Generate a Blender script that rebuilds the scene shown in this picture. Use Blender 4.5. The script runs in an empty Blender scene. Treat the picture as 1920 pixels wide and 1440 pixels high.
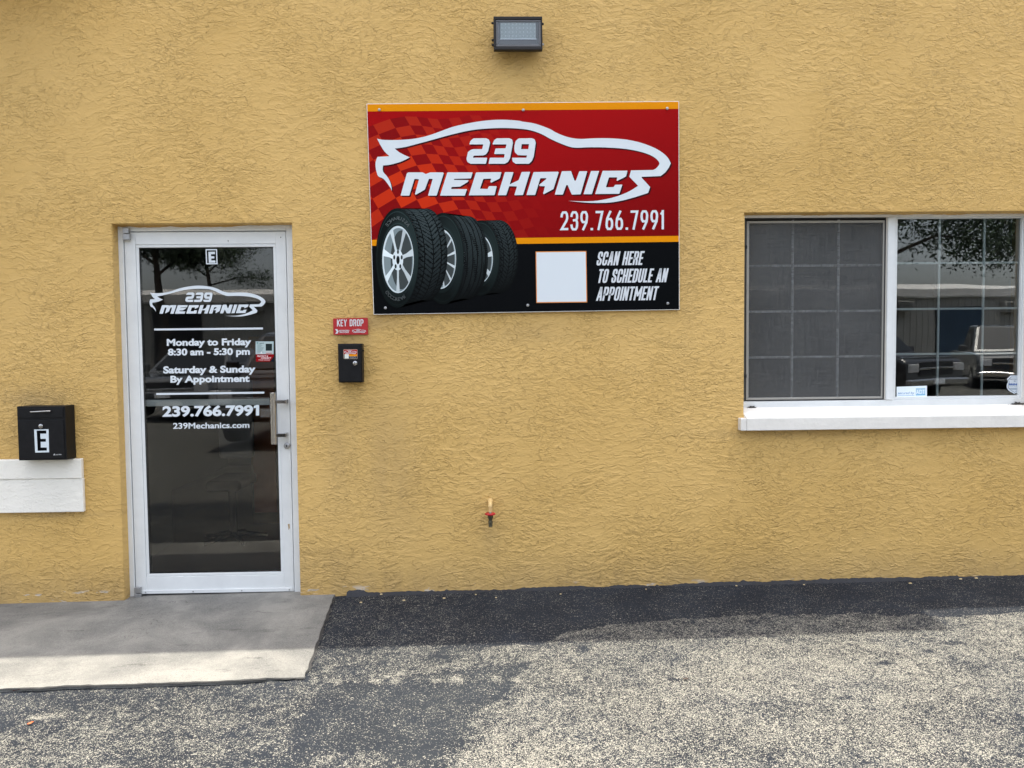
import bpy, bmesh, math, random
import numpy as np
from mathutils import Vector, Matrix
from mathutils.geometry import tessellate_polygon
random.seed(7)
S = bpy.context.scene
COL = S.collection

# ---------------------------------------------------------------- camera, world, sun, exposure
F, D, CZ = 1450.0, 4.46, 1.44          # focal length (px of the 1920 px photo), distance to the wall, eye height
_dn = Vector((310, 30500, 1450)).normalized()
_rt = Vector((58000, -660, 1450)); _rt = (_rt - _dn*_rt.dot(_dn)).normalized()
_up = -_dn; _fw = _up.cross(_rt)       # world axes seen in camera axes (x right, y down, z forward)
cam = bpy.data.objects.new('camera', bpy.data.cameras.new('camera'))
COL.objects.link(cam)
cam.data.sensor_width = 36; cam.data.lens = F/1920*36
cam.data.clip_start = .05; cam.data.clip_end = 2000
cx = Vector((_rt.x, _fw.x, _up.x)); cy = Vector((_rt.y, _fw.y, _up.y)); cz = Vector((_rt.z, _fw.z, _up.z))
m = Matrix((cx, -cy, -cz)).transposed().to_4x4(); m.translation = Vector((0, -D, CZ))
cam.matrix_world = m
S.camera = cam
W = bpy.data.worlds.new('World'); S.world = W; W.use_nodes = True
nt = W.node_tree; nt.nodes.clear()
sky = nt.nodes.new('ShaderNodeTexSky'); sky.sky_type = 'NISHITA'; sky.sun_disc = False
SUN_EL, SUN_AZ = 84.6, 12.0            # sun high, slightly behind the building
sky.sun_elevation = math.radians(SUN_EL); sky.sun_rotation = math.radians(SUN_AZ)
sky.air_density = 1.0; sky.dust_density = 4.5; sky.ozone_density = 1.0
bg = nt.nodes.new('ShaderNodeBackground'); bg.inputs[1].default_value = .15
wo = nt.nodes.new('ShaderNodeOutputWorld')
hs = nt.nodes.new('ShaderNodeHueSaturation'); hs.inputs['Saturation'].default_value = .52; hs.inputs['Value'].default_value = 1.15   # pale humid summer sky
nt.links.new(sky.outputs[0], hs.inputs['Color']); nt.links.new(hs.outputs[0], bg.inputs[0]); nt.links.new(bg.outputs[0], wo.inputs[0])
sl = bpy.data.lights.new('sun', 'SUN'); sl.energy = 2.75; sl.angle = math.radians(.5); sl.color = (1, .94, .82)
sun = bpy.data.objects.new('sun', sl); COL.objects.link(sun)
e, a = math.radians(SUN_EL), math.radians(SUN_AZ)
sd = Vector((math.sin(a)*math.cos(e), math.cos(a)*math.cos(e), math.sin(e)))
sun.rotation_euler = sd.to_track_quat('Z', 'Y').to_euler(); sun.location = (0, 5, 20)
S.view_settings.view_transform = 'Standard'; S.view_settings.look = 'None'
S.view_settings.gamma = 1; S.view_settings.use_curve_mapping = False
S.view_settings.exposure = 1.72

# ---------------------------------------------------------------- measuring helpers
def ray(px, py):
    d = Vector((px-960, py-720, F)); return Vector((d.dot(_rt), d.dot(_fw), d.dot(_up)))
def P(px, py, y=0.0):                  # photo measurement -> (x, z) on the vertical plane at depth y
    r = ray(px, py); t = (y+D)/r.y; return (r.x*t, CZ+r.z*t)
def X(px, py, y=0.0): return P(px, py, y)[0]
def Z(px, py, y=0.0): return P(px, py, y)[1]
def gz(x): return .020+.0105*max(-8, min(8, x))
def G(px, py):
    r = ray(px, py); t = (.02-CZ)/(r.z-.0105*r.x); return (r.x*t, r.y*t-D)

# ---------------------------------------------------------------- materials
def lin(c):
    if isinstance(c, str): c = [int(c[i:i+2], 16)/255 for i in (0, 2, 4)]
    return tuple(x/12.92 if x <= .04045 else ((x+.055)/1.055)**2.4 for x in c)
def mat(name, col, rough=.5, metal=0, spec=.5, noise=None, bump=None, coat=0):
    m = bpy.data.materials.new(name); m.use_nodes = True; t = m.node_tree; b = t.nodes['Principled BSDF']
    b.inputs['Base Color'].default_value = (*col, 1); b.inputs['Roughness'].default_value = rough
    b.inputs['Metallic'].default_value = metal; b.inputs['Specular IOR Level'].default_value = spec
    b.inputs['Coat Weight'].default_value = coat
    if noise or bump: tc = t.nodes.new('ShaderNodeTexCoord')
    if noise:
        sc, amt = noise
        n = t.nodes.new('ShaderNodeTexNoise'); n.inputs['Scale'].default_value = sc; n.inputs['Detail'].default_value = 6
        n.inputs['Roughness'].default_value = .65
        r = t.nodes.new('ShaderNodeMapRange'); r.inputs[1].default_value = .3; r.inputs[2].default_value = .7
        r.inputs[3].default_value = 1-amt; r.inputs[4].default_value = 1+amt*.6
        x = t.nodes.new('ShaderNodeVectorMath'); x.operation = 'SCALE'; x.inputs[0].default_value = col
        t.links.new(tc.outputs['Object'], n.inputs['Vector']); t.links.new(n.outputs[0], r.inputs[0])
        t.links.new(r.outputs[0], x.inputs['Scale']); t.links.new(x.outputs[0], b.inputs['Base Color'])
        r2 = t.nodes.new('ShaderNodeMapRange'); r2.inputs[3].default_value = max(0, rough-.12); r2.inputs[4].default_value = min(1, rough+.12)
        t.links.new(n.outputs[0], r2.inputs[0]); t.links.new(r2.outputs[0], b.inputs['Roughness'])
    if bump:
        sc, amt = bump
        n = t.nodes.new('ShaderNodeTexNoise'); n.inputs['Scale'].default_value = sc; n.inputs['Detail'].default_value = 5
        bp = t.nodes.new('ShaderNodeBump'); bp.inputs['Distance'].default_value = amt
        t.links.new(tc.outputs['Object'], n.inputs['Vector']); t.links.new(n.outputs[0], bp.inputs['Height'])
        t.links.new(bp.outputs[0], b.inputs['Normal'])
    return m
class N:                                # tiny node-graph writer
    def __init__(s, m): s.t = m.node_tree; s.tc = s.t.nodes.new('ShaderNodeTexCoord')
    def new(s, typ, ins=None, **kw):
        n = s.t.nodes.new(typ)
        for k, v in kw.items(): setattr(n, k, v)
        for k, v in (ins or {}).items(): s.set(n.inputs[k], v)
        return n
    def set(s, sock, v):
        if isinstance(v, bpy.types.NodeSocket): s.t.links.new(v, sock)
        else: sock.default_value = v
    def math(s, op, a, b=0, c=None, clamp=False):
        n = s.new('ShaderNodeMath', {0: a, 1: b}, operation=op, use_clamp=clamp)
        if c is not None: s.set(n.inputs[2], c)
        return n.outputs[0]
    def mr(s, v, a, b, c=0., d=1., smooth=True):
        n = s.new('ShaderNodeMapRange', {0: v, 1: a, 2: b, 3: c, 4: d})
        if smooth: n.interpolation_type = 'SMOOTHSTEP'
        return n.outputs[0]
    def noise(s, vec, sc, det=5, rough=.6, dist=0.):
        return s.new('ShaderNodeTexNoise', {'Vector': vec, 'Scale': sc, 'Detail': det, 'Roughness': rough, 'Distortion': dist}).outputs[0]
    def mapping(s, vec, scale=(1, 1, 1), loc=(0, 0, 0), rot=(0, 0, 0)):
        return s.new('ShaderNodeMapping', {'Vector': vec, 'Scale': scale, 'Location': loc, 'Rotation': rot}).outputs[0]
    def mix(s, f, a, b, blend='MIX'):
        n = s.new('ShaderNodeMix', data_type='RGBA', blend_type=blend)
        s.set(n.inputs[0], f)
        for i, v in ((6, a), (7, b)): s.set(n.inputs[i], (*v, 1) if isinstance(v, tuple) and len(v) == 3 else v)
        return n.outputs[2]

def stucco_mat(name, c1, c2, strength=1., grime_shade=True):
    m = mat(name, c1, .62, spec=.35); g = N(m); b = m.node_tree.nodes['Principled BSDF']
    o = g.new('ShaderNodeNewGeometry').outputs['Position']
    warp = g.new('ShaderNodeTexNoise', {'Vector': o, 'Scale': 2.2, 'Detail': 2})
    ow = g.new('ShaderNodeVectorMath', {0: warp.outputs[1], 1: (.06, .06, .16)}, operation='MULTIPLY').outputs[0]
    jag = g.new('ShaderNodeTexNoise', {'Vector': o, 'Scale': 38., 'Detail': 3})
    oj = g.new('ShaderNodeVectorMath', {0: jag.outputs[1], 1: (.022, .022, .016)}, operation='MULTIPLY').outputs[0]
    o2 = g.new('ShaderNodeVectorMath', {0: o, 1: ow}, operation='ADD').outputs[0]
    o2 = g.new('ShaderNodeVectorMath', {0: o2, 1: oj}, operation='ADD').outputs[0]
    v1 = g.mapping(o2, (.7, 1, 1.5), rot=(0, .15, 0)); v2 = g.mapping(o2, (.7, 1, 1.5), (3, 1, 7), rot=(0, -.4, 0))
    v3 = g.mapping(o2, (.8, 1, 1.4), (9, 4, 2), rot=(0, .5, 0))
    n1 = g.noise(v1, 11, 3, .5); n2 = g.noise(v2, 20, 2.5, .5); n3 = g.noise(v3, 34, 2, .5)
    # overlapping trowel skips: each rises gently and ends in a sharp lip
    def skip(n, c, w=.10, e=.034):
        return g.math('MULTIPLY', g.mr(n, c-w*1.6, c, 0., 1., False), g.mr(n, c+e, c))
    big = g.mr(g.noise(o, 2.1, 3), .38, .58)           # some patches trowelled flatter
    m2 = g.mr(g.noise(g.mapping(o, loc=(5, 5, 5)), 3.7, 3), .42, .58)
    def bead(n, c, w=.028): return g.mr(g.math('ABSOLUTE', g.math('SUBTRACT', n, c)), w, 0.)
    n4 = g.noise(g.mapping(o2, (.8, 1, 1.5), (1, 8, 3), rot=(0, -.15, 0)), 27, 2.5, .5)
    brk = g.mr(g.noise(g.mapping(o, loc=(2, 9, 4)), 24, 2), .44, .56)       # breaks the lips into short runs
    h = g.math('MULTIPLY', skip(n1, .52), .45)
    h = g.math('ADD', h, g.math('MULTIPLY', skip(n2, .54), g.math('MULTIPLY_ADD', m2, .55, .20)))
    h = g.math('ADD', h, g.math('MULTIPLY', bead(n4, .5), g.math('MULTIPLY', brk, g.math('MULTIPLY_ADD', big, .55, .25))))
    h = g.math('ADD', h, g.math('MULTIPLY', bead(n1, .52, .016), g.math('MULTIPLY', brk, .45)))
    h = g.math('ADD', h, g.math('MULTIPLY', g.math('MULTIPLY', skip(n3, .54), big), .55))
    fine = g.noise(g.mapping(o, (.35, 1, 2.2)), 120, 3)
    h = g.math('ADD', h, g.math('MULTIPLY', fine, .12))
    bp = g.new('ShaderNodeBump', {'Height': h, 'Distance': .0033*strength, 'Strength': 1.})
    g.set(b.inputs['Normal'], bp.outputs[0])
    mot = g.mr(g.noise(o, 1.1, 5, .6), .3, .72)
    col = g.mix(mot, c1, c2)
    if grime_shade:
        xyz = g.new('ShaderNodeSeparateXYZ', {0: o})
        st = g.noise(g.mapping(o, (5, 1, .9)), 1.6, 6, .7)
        spots = None                     # dirt washed round fixtures, plus shade painted under the lamp: (x, z, rx, rz, amount)
        for (x, z, rx, rz, k) in GRIME_SHADE:
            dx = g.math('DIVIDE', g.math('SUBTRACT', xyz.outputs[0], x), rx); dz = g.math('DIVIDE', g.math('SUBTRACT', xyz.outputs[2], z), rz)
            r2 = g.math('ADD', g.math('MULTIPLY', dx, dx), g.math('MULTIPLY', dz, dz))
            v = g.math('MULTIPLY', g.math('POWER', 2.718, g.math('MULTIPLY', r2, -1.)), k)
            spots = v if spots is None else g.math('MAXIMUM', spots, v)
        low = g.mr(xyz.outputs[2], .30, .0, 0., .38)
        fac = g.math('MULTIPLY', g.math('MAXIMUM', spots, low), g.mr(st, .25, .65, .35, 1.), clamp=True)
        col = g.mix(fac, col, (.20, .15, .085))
        # bare primer where paint flaked off at the foot of the wall
        fl = g.math('MULTIPLY', g.mr(g.noise(g.mapping(o, (1, 1, 4)), 7, 4), .60, .63), g.mr(xyz.outputs[2], .075, .045))
        col = g.mix(fl, col, (.50, .42, .32))
    g.set(b.inputs['Base Color'], col)
    return m
GRIME_SHADE = [(X(735, 870), Z(735, 870), .14, .45, .30), (X(610, 1060), Z(610, 1060), .25, .12, .28), (X(657, 635), Z(657, 636), .10, .05, .42), (X(60, 752), Z(60, 748), .20, .06, .45), (X(700, 600), Z(700, 604), .16, .05, .38),
         (X(1010, 620), Z(1010, 625), .30, .07, .22), (X(918, 995), Z(918, 1005), .06, .12, .25), (X(970, 90), Z(970, 110), .18, .09, .30),  # last spot here: the lamp's soft shadow painted into the wall colour
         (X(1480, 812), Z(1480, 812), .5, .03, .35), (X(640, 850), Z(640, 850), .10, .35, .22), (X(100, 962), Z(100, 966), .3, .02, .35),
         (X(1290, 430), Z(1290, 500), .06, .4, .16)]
M = {}
M['stucco'] = stucco_mat('yellow_stucco', (.625, .405, .136), (.570, .360, .110))
M['white_stucco'] = stucco_mat('white_stucco', (.84, .81, .73), (.78, .75, .67), .3, False)
M['sill'] = mat('painted_sill', (.74, .715, .66), .6, noise=(11, .08), bump=(60, .0015))
M['white_metal'] = mat('white_aluminium', (.69, .71, .705), .38, noise=(6, .07), bump=(300, .0002))
M['beige_frame'] = mat('beige_frame', (.56, .53, .47), .5, noise=(12, .08))
M['grey_frame'] = mat('grey_screen_frame', (.30, .29, .26), .5, noise=(14, .08))
M['muntin'] = mat('muntin_grey', (.66, .70, .71), .45)
M['gap'] = mat('dark_gap', (.02, .02, .02), .8)
M['steel'] = mat('brushed_steel', (.42, .41, .40), .09, 1)
M['zinc'] = mat('zinc_hardware', (.38, .38, .38), .42, .7, noise=(40, .2))
M['black_metal'] = mat('black_powder_coat', (.010, .010, .011), .42, spec=.15, noise=(30, .2), bump=(500, .0002))
M['bronze'] = mat('dark_bronze_housing', (.022, .020, .019), .45, spec=.2, noise=(25, .2), bump=(300, .0004))
M['bezel'] = mat('lamp_bezel', (.10, .10, .105), .4)
M['reflector'] = mat('lamp_reflector', (.55, .56, .58), .3, .6)
M['brass'] = mat('aged_brass', (.15, .135, .09), .45, .8, noise=(80, .3))
M['red_handle'] = mat('red_valve_wheel', (.42, .012, .02), .4)
M['yellow_paint'] = mat('pipe_paint', (.62, .43, .18), .45)
M['vinyl'] = mat('white_vinyl', (.80, .83, .86), .5)
M['silver_sticker'] = mat('silver_sticker', (.45, .48, .50), .4)
M['dirt'] = mat('dark_dirt', (.06, .055, .045), .95, noise=(90, .5))
M['room_wall'] = mat('room_wall', (.13, .13, .125), .8)
M['room_floor'] = mat('room_floor', (.11, .08, .06), .35, noise=(4, .25))
M['orange_panel'] = mat('orange_wood', (.42, .14, .045), .45, noise=(6, .2))
M['chair_grey'] = mat('grey_vinyl_chair', (.25, .24, .23), .5)
M['dark_wood'] = mat('dark_wood', (.18, .12, .05), .6, noise=(14, .3))

def vcol_mat(name, rough, coat=0.):
    m = mat(name, (.5, .5, .5), rough, coat=coat, spec=.05); g = N(m)
    at = g.new('ShaderNodeVertexColor', layer_name='Col')
    g.set(m.node_tree.nodes['Principled BSDF'].inputs['Base Color'], at.outputs[0])
    return m
M['print'] = vcol_mat('sign_print', .34); M['sticker'] = vcol_mat('sticker_print', .45)

def glass_mat(name, tint, boost=1.0):
    m = bpy.data.materials.new(name); m.use_nodes = True; t = m.node_tree; t.nodes.clear(); g = N(m)
    tr = g.new('ShaderNodeBsdfTransparent', {'Color': (*tint, 1)})
    gl = g.new('ShaderNodeBsdfGlossy', {'Color': (1, 1, 1, 1), 'Roughness': 0.})
    bp = g.new('ShaderNodeBump', {'Height': g.noise(g.tc.outputs['Object'], 2.2, 1), 'Distance': .0006})
    g.set(gl.inputs['Normal'], bp.outputs[0])
    fr = g.new('ShaderNodeFresnel', {'IOR': 1.5}); f = g.math('MULTIPLY', fr.outputs[0], boost, clamp=True)
    mx = g.new('ShaderNodeMixShader', {0: f, 1: tr.outputs[0], 2: gl.outputs[0]})
    out = g.new('ShaderNodeOutputMaterial', {0: mx.outputs[0]})
    return m
M['glass'] = glass_mat('door_glass', (.82, .83, .82), 1.15)
M['window_glass'] = glass_mat('window_glass', (.82, .85, .85), 1.5)
def mesh_mat():
    m = bpy.data.materials.new('insect_screen_mesh'); m.use_nodes = True; t = m.node_tree; t.nodes.clear(); g = N(m)
    o = g.tc.outputs['Object']
    a1 = g.noise(g.mapping(o, (1, 1, .06)), 160, 3, .7); a2 = g.noise(g.mapping(o, (.06, 1, 1)), 160, 3, .7)
    a3 = g.noise(o, 5, 3)
    s = g.math('ADD', g.math('ADD', a1, a2), g.math('MULTIPLY', a3, .5))
    fac = g.mr(s, .95, 1.6, .36, .66)
    tr = g.new('ShaderNodeBsdfTransparent', {'Color': (1, 1, 1, 1)})
    di = g.new('ShaderNodeBsdfDiffuse', {'Color': (.12, .122, .12, 1)})
    mx = g.new('ShaderNodeMixShader', {0: fac, 1: tr.outputs[0], 2: di.outputs[0]})
    g.new('ShaderNodeOutputMaterial', {0: mx.outputs[0]})
    return m
M['screen'] = mesh_mat()

def asphalt_mat():
    m = mat('worn_asphalt', (.05, .05, .05), .9, spec=.12); g = N(m); b = m.node_tree.nodes['Principled BSDF']
    o = g.tc.outputs['Object']
    w = g.new('ShaderNodeAttribute', attribute_name='wear').outputs['Fac']
    n = g.noise(o, 9, 6, .7); n2 = g.noise(o, 38, 4, .65)
    def grains(sc, k, lo):
        v = g.new('ShaderNodeTexVoronoi', {'Vector': o, 'Scale': sc, 'Randomness': 1.})
        r = g.new('ShaderNodeSeparateColor', {0: v.outputs['Color']})
        ww = g.math('ADD', g.math('MULTIPLY', w, k), g.math('MULTIPLY', g.math('MULTIPLY', g.math('SUBTRACT', g.math('ADD', n, n2), 1.), .75), g.mr(w, .0, .3, .10, 1.)))
        return g.math('MULTIPLY', g.mr(g.math('SUBTRACT', ww, r.outputs[0]), -.03, .03), g.mr(v.outputs['Distance'], .62, .40)), r.outputs[1], v.outputs['Distance']
    a, ca, da = grains(270, .74, 0); a2, cb, db = grains(160, .34, 0); a3, cc, dc = grains(400, .45, 0)
    light = g.math('MAXIMUM', g.math('MAXIMUM', a, a2), a3)
    stone = g.mix(ca, (.40, .38, .315), (.19, .182, .16))
    seal = g.mix(g.mr(g.noise(o, 2.6, 6, .65), .38, .68), (.0065, .0095, .016), (.014, .019, .0285))
    dust = g.new('ShaderNodeAttribute', attribute_name='dust').outputs['Fac']
    seal = g.mix(g.math('MULTIPLY', dust, g.mr(n, .3, .7, .6, 1.)), seal, (.027, .031, .035))
    seal = g.mix(g.mr(g.noise(o, 420, 3, .7), .35, .7), seal, g.mix(.5, seal, (.028, .030, .035)))
    col = g.mix(light, seal, stone)
    g.set(b.inputs['Base Color'], col)
    hh = g.math('ADD', g.math('MULTIPLY', g.noise(o, 260, 4, .7), 1.), g.math('MULTIPLY', light, .35))
    bp = g.new('ShaderNodeBump', {'Height': hh, 'Distance': .004}); g.set(b.inputs['Normal'], bp.outputs[0])
    return m
M['asphalt'] = asphalt_mat()
def concrete_mat():
    m = mat('concrete', (.35, .34, .31), .85, spec=.3); g = N(m); b = m.node_tree.nodes['Principled BSDF']
    o = g.tc.outputs['Object']
    c = g.mix(g.mr(g.noise(o, 2.0, 7, .68, .4), .34, .68), (.135, .134, .126), (.255, .248, .224))
    c = g.mix(g.mr(g.noise(g.mapping(o, (1, 3, 1)), 4, 6, .7), .56, .72, 0, .8), c, (.075, .072, .068))
    gr = g.noise(o, 170, 4, .75); c = g.mix(g.mr(gr, .54, .68, 0, .7), c, (.07, .068, .063))
    c = g.mix(g.mr(gr, .46, .34, 0, .6), c, (.32, .31, .285))
    # hairline cracks
    v = g.new('ShaderNodeTexVoronoi', {'Vector': g.mapping(g.new('ShaderNodeVectorMath', {0: o, 1: g.new('ShaderNodeTexNoise', {'Vector': o, 'Scale': 5., 'Detail': 6.}).outputs[1]}, operation='ADD').outputs[0], (.8, 1.3, 1)), 'Scale': 1.5}, feature='DISTANCE_TO_EDGE')
    c = g.mix(g.math('MULTIPLY', g.mr(v.outputs['Distance'], .006, .0), g.mr(g.noise(o, 1.3, 2), .5, .6)), c, (.06, .055, .05))
    g.set(b.inputs['Base Color'], c)
    bp = g.new('ShaderNodeBump', {'Height': gr, 'Distance': .006}); g.set(b.inputs['Normal'], bp.outputs[0])
    return m
M['concrete'] = concrete_mat()
M['tar'] = mat('tar_seal', (.013, .016, .022), .75, noise=(40, .4), bump=(120, .004))

# ---------------------------------------------------------------- object helpers
def tag(o, label=None, cat=None, group=None, kind=None):
    if label: o['label'] = label
    if cat: o['category'] = cat
    if group: o['group'] = group
    if kind: o['kind'] = kind
    return o
def empty(name, loc=(0, 0, 0), label=None, cat=None, group=None, parent=None):
    o = bpy.data.objects.new(name, None); COL.objects.link(o); o.location = loc; o.empty_display_size = .1
    if parent: o.parent = parent
    return tag(o, label, cat, group)
def link(name, me, material, parent=None, bevel=0, smooth=False, label=None, seg=2):
    o = bpy.data.objects.new(name, me); COL.objects.link(o)
    if material is not None and not me.materials: me.materials.append(material)
    if smooth:
        for p in me.polygons: p.use_smooth = True
        me.set_sharp_from_angle(angle=math.radians(40))
    if bevel:
        b = o.modifiers.new('bevel', 'BEVEL'); b.width = bevel; b.segments = seg; b.limit_method = 'ANGLE'
    if parent:
        o.parent = parent; o.location = -Vector(parent_world(parent))
    if label: o['label'] = label
    return o
def parent_world(o):
    v = Vector((0, 0, 0))
    while o: v = v+o.location; o = o.parent
    return v
class MB:
    def __init__(s): s.v = []; s.f = []
    def box(s, x0, x1, y0, y1, z0, z1):
        n = len(s.v)
        s.v += [(x0, y0, z0), (x1, y0, z0), (x1, y1, z0), (x0, y1, z0), (x0, y0, z1), (x1, y0, z1), (x1, y1, z1), (x0, y1, z1)]
        s.f += [tuple(n+i for i in q) for q in ((0, 3, 2, 1), (4, 5, 6, 7), (0, 1, 5, 4), (1, 2, 6, 5), (2, 3, 7, 6), (3, 0, 4, 7))]
        return s
    def prism(s, poly, y0, y1, axis='y'):   # poly in (x,z), counter-clockwise seen from -y
        n = len(s.v); k = len(poly)
        for yy in (y0, y1):
            for (a, b) in poly: s.v.append((a, yy, b) if axis == 'y' else ((yy, a, b) if axis == 'x' else (a, b, yy)))
        s.f.append(tuple(n+i for i in range(k))); s.f.append(tuple(n+k+i for i in reversed(range(k))))
        for i in range(k): j = (i+1) % k; s.f.append((n+j, n+i, n+k+i, n+k+j))
        return s
    def tube(s, pts, r, seg=12, cap=True):
        pts = [Vector(p) for p in pts]; n0 = len(s.v)
        rs = r if isinstance(r, (list, tuple)) else [r]*len(pts)
        u = None
        for i, p in enumerate(pts):
            t = ((pts[min(i+1, len(pts)-1)]-pts[max(i-1, 0)])).normalized()
            if u is None: u = t.orthogonal().normalized()
            else: u = (u-t*u.dot(t)).normalized()
            w = t.cross(u)
            for k in range(seg):
                an = 2*math.pi*k/seg; s.v.append(tuple(p+(u*math.cos(an)+w*math.sin(an))*rs[i]))
        for i in range(len(pts)-1):
            for k in range(seg):
                a_ = n0+i*seg+k; b_ = n0+i*seg+(k+1) % seg; s.f.append((a_, b_, b_+seg, a_+seg))
        if cap:
            s.f.append(tuple(n0+k for k in reversed(range(seg)))); e_ = n0+(len(pts)-1)*seg; s.f.append(tuple(e_+k for k in range(seg)))
        return s
    def build(s, name, material, parent=None, bevel=0, smooth=False, label=None, seg=2):
        me = bpy.data.meshes.new(name); me.from_pydata(s.v, [], s.f); me.update()
        bm = bmesh.new(); bm.from_mesh(me); bmesh.ops.recalc_face_normals(bm, faces=bm.faces); bm.to_mesh(me); bm.free()
        return link(name, me, material, parent, bevel, smooth, label, seg)
def ring_boxes(b, x0, x1, z0, z1, wl, wr, wb, wt, y0, y1):   # rectangular frame, pieces butted
    b.box(x0, x1, y0, y1, z1-wt, z1); b.box(x0, x1, y0, y1, z0, z0+wb)
    b.box(x0, x0+wl, y0, y1, z0+wb, z1-wt); b.box(x1-wr, x1, y0, y1, z0+wb, z1-wt)

# printed artwork ------------------------------------------------
_gc = {}
def glyphs(s, off=0.0):
    k = (s, off)
    if k in _gc: return _gc[k]
    cu = bpy.data.curves.new('t', 'FONT'); cu.body = s; cu.size = 1; cu.offset = off; cu.resolution_u = 4
    o = bpy.data.objects.new('t', cu); COL.objects.link(o); bpy.context.view_layer.update()
    me = bpy.data.meshes.new_from_object(o.evaluated_get(bpy.context.evaluated_depsgraph_get()))
    v = [(p.co.x, p.co.y) for p in me.vertices]; f = [tuple(p.vertices) for p in me.polygons]
    bpy.data.objects.remove(o); bpy.data.curves.remove(cu); bpy.data.meshes.remove(me)
    _gc[k] = (v, f); return _gc[k]
class Print:                            # flat print: polygons measured on the photo, laid on the plane at depth y
    def __init__(s, y, step=.00025): s.y = y; s.step = step; s.v = []; s.f = []; s.c = []
    def raw(s, pts, faces, col, layer):
        n = len(s.v); yy = s.y-layer*s.step
        for (px, py) in pts: x, z = P(px, py, yy); s.v.append((x, yy, z))
        for f in faces: s.f.append(tuple(n+i for i in f)); s.c.append(col)
    def poly(s, pts, col, layer=1, holes=()):
        allp = list(pts); [allp.extend(h) for h in holes]
        tri = tessellate_polygon([[Vector((x, y, 0)) for x, y in l] for l in [pts]+list(holes)])
        s.raw(allp, [tuple(t) for t in tri], col, layer)
    def quad(s, x0, y0, x1, y1, col, layer=1, slope=0.):
        dy = slope*(x1-x0); s.raw([(x0, y0), (x1, y0+dy), (x1, y1+dy), (x0, y1)], [(0, 1, 2, 3)], col, layer)
    def text(s, t, x0, x1, base, cap, col, layer=1, slope=0., shear=0., off=0.):
        v, f = glyphs(t, off); a_ = min(p[0] for p in v); b_ = max(p[0] for p in v); k = (x1-x0-shear*cap)/(b_-a_); c = cap/(.682+off)
        pts = []
        for (x, y) in v:
            px = x0+(x-a_)*k+y*c*shear; pts.append((px, base+slope*(px-x0)-y*c))
        s.raw(pts, f, col, layer)
    def stroke_text(s, t, x0, x1, base, cap, col, wt, layer=1, slope=0., shear=0., gap=.16, cw=.40):
        """narrow sans lettering drawn with strokes: wt = stroke weight / cap height"""
        adv = [CW.get(ch, 1.)*cw for ch in t]; tot = sum(adv)+gap*(len(t)-1)
        k = (x1-x0-shear*cap)/(tot*cap); x = 0.; lay = 0
        for ch, w in zip(t, adv):
            for line in STROKES.get(ch, ()):
                closed = line[0] == line[-1]; q = [Vector((wt/k/2+px*(w-wt/k), wt/2+py*(1-wt))) for px, py in line]
                q = [Vector((p.x*k, p.y)) for p in q]; n = len(q)
                if n == 1: q = [q[0]-Vector((wt*.06, 0)), q[0]+Vector((wt*.06, 0))]; n = 2; closed = False
                L, R_ = [], []
                for i in range(n):
                    if closed: a_ = q[i]-q[i-1 if i else n-2]; b_ = q[i+1 if i < n-1 else 1]-q[i]
                    else: a_ = q[i]-q[i-1] if i else q[1]-q[0]; b_ = q[i+1]-q[i] if i < n-1 else q[n-1]-q[n-2]
                    a_, b_ = a_.normalized(), b_.normalized(); na = Vector((-a_.y, a_.x)); nb = Vector((-b_.y, b_.x)); m_ = (na+nb).normalized()
                    o_ = m_*min(wt/2/max(.35, m_.dot(na)), wt*1.1); e_ = Vector((0, 0))
                    if not closed and i == 0: e_ = -a_*wt/2
                    if not closed and i == n-1: e_ = b_*wt/2
                    L.append(q[i]+o_+e_); R_.append(q[i]-o_+e_)
                pts = []
                for v in L+R_: X_ = x*k+v.x; pts.append((x0+(X_+v.y*shear)*cap, base+slope*(X_*cap)-v.y*cap))
                s.raw(pts, [(i, i+1, n+i+1, n+i) for i in range(n-1)], col, layer+lay*.12); lay += 1
            x += w+gap/k*1. if False else w+gap
    def arc(s, t, cxp, cyp, rx, ry, a0, a1, size, col, layer=1, mirror=True, off=.02):
        n = len(t)
        for i, ch in enumerate(t):
            if ch == ' ': continue
            an = math.radians(a0+(a1-a0)*(i+.5)/n); v, f = glyphs(ch, off)
            cxx = cxp+rx*math.cos(an); cyy = cyp-ry*math.sin(an)
            tx, ty = rx*math.sin(an), ry*math.cos(an); L = math.hypot(tx, ty); tx /= L; ty /= L   # towards decreasing angle (clockwise)
            nx, ny = ty, -tx
            if mirror: tx, ty = -tx, -ty
            pts = [(cxx+(x-.3)*size*tx+(y-.3)*size*nx, cyy+(x-.3)*size*ty+(y-.3)*size*ny) for x, y in v]
            s.raw(pts, f, col, layer)
    def build(s, name, material, parent=None, label=None):
        me = bpy.data.meshes.new(name); me.from_pydata(s.v, [], s.f); me.update()
        ca = me.color_attributes.new('Col', 'FLOAT_COLOR', 'CORNER'); arr = []
        for p, c in zip(me.polygons, s.c): arr += [c[0], c[1], c[2], 1.]*p.loop_total
        ca.data.foreach_set('color', arr)
        # all faces look towards the street
        bm = bmesh.new(); bm.from_mesh(me)
        for f in bm.faces:
            f.normal_update()
            if f.normal.y > 0: f.normal_flip()
        bm.to_mesh(me); bm.free()
        return link(name, me, material, parent, label=label)

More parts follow.
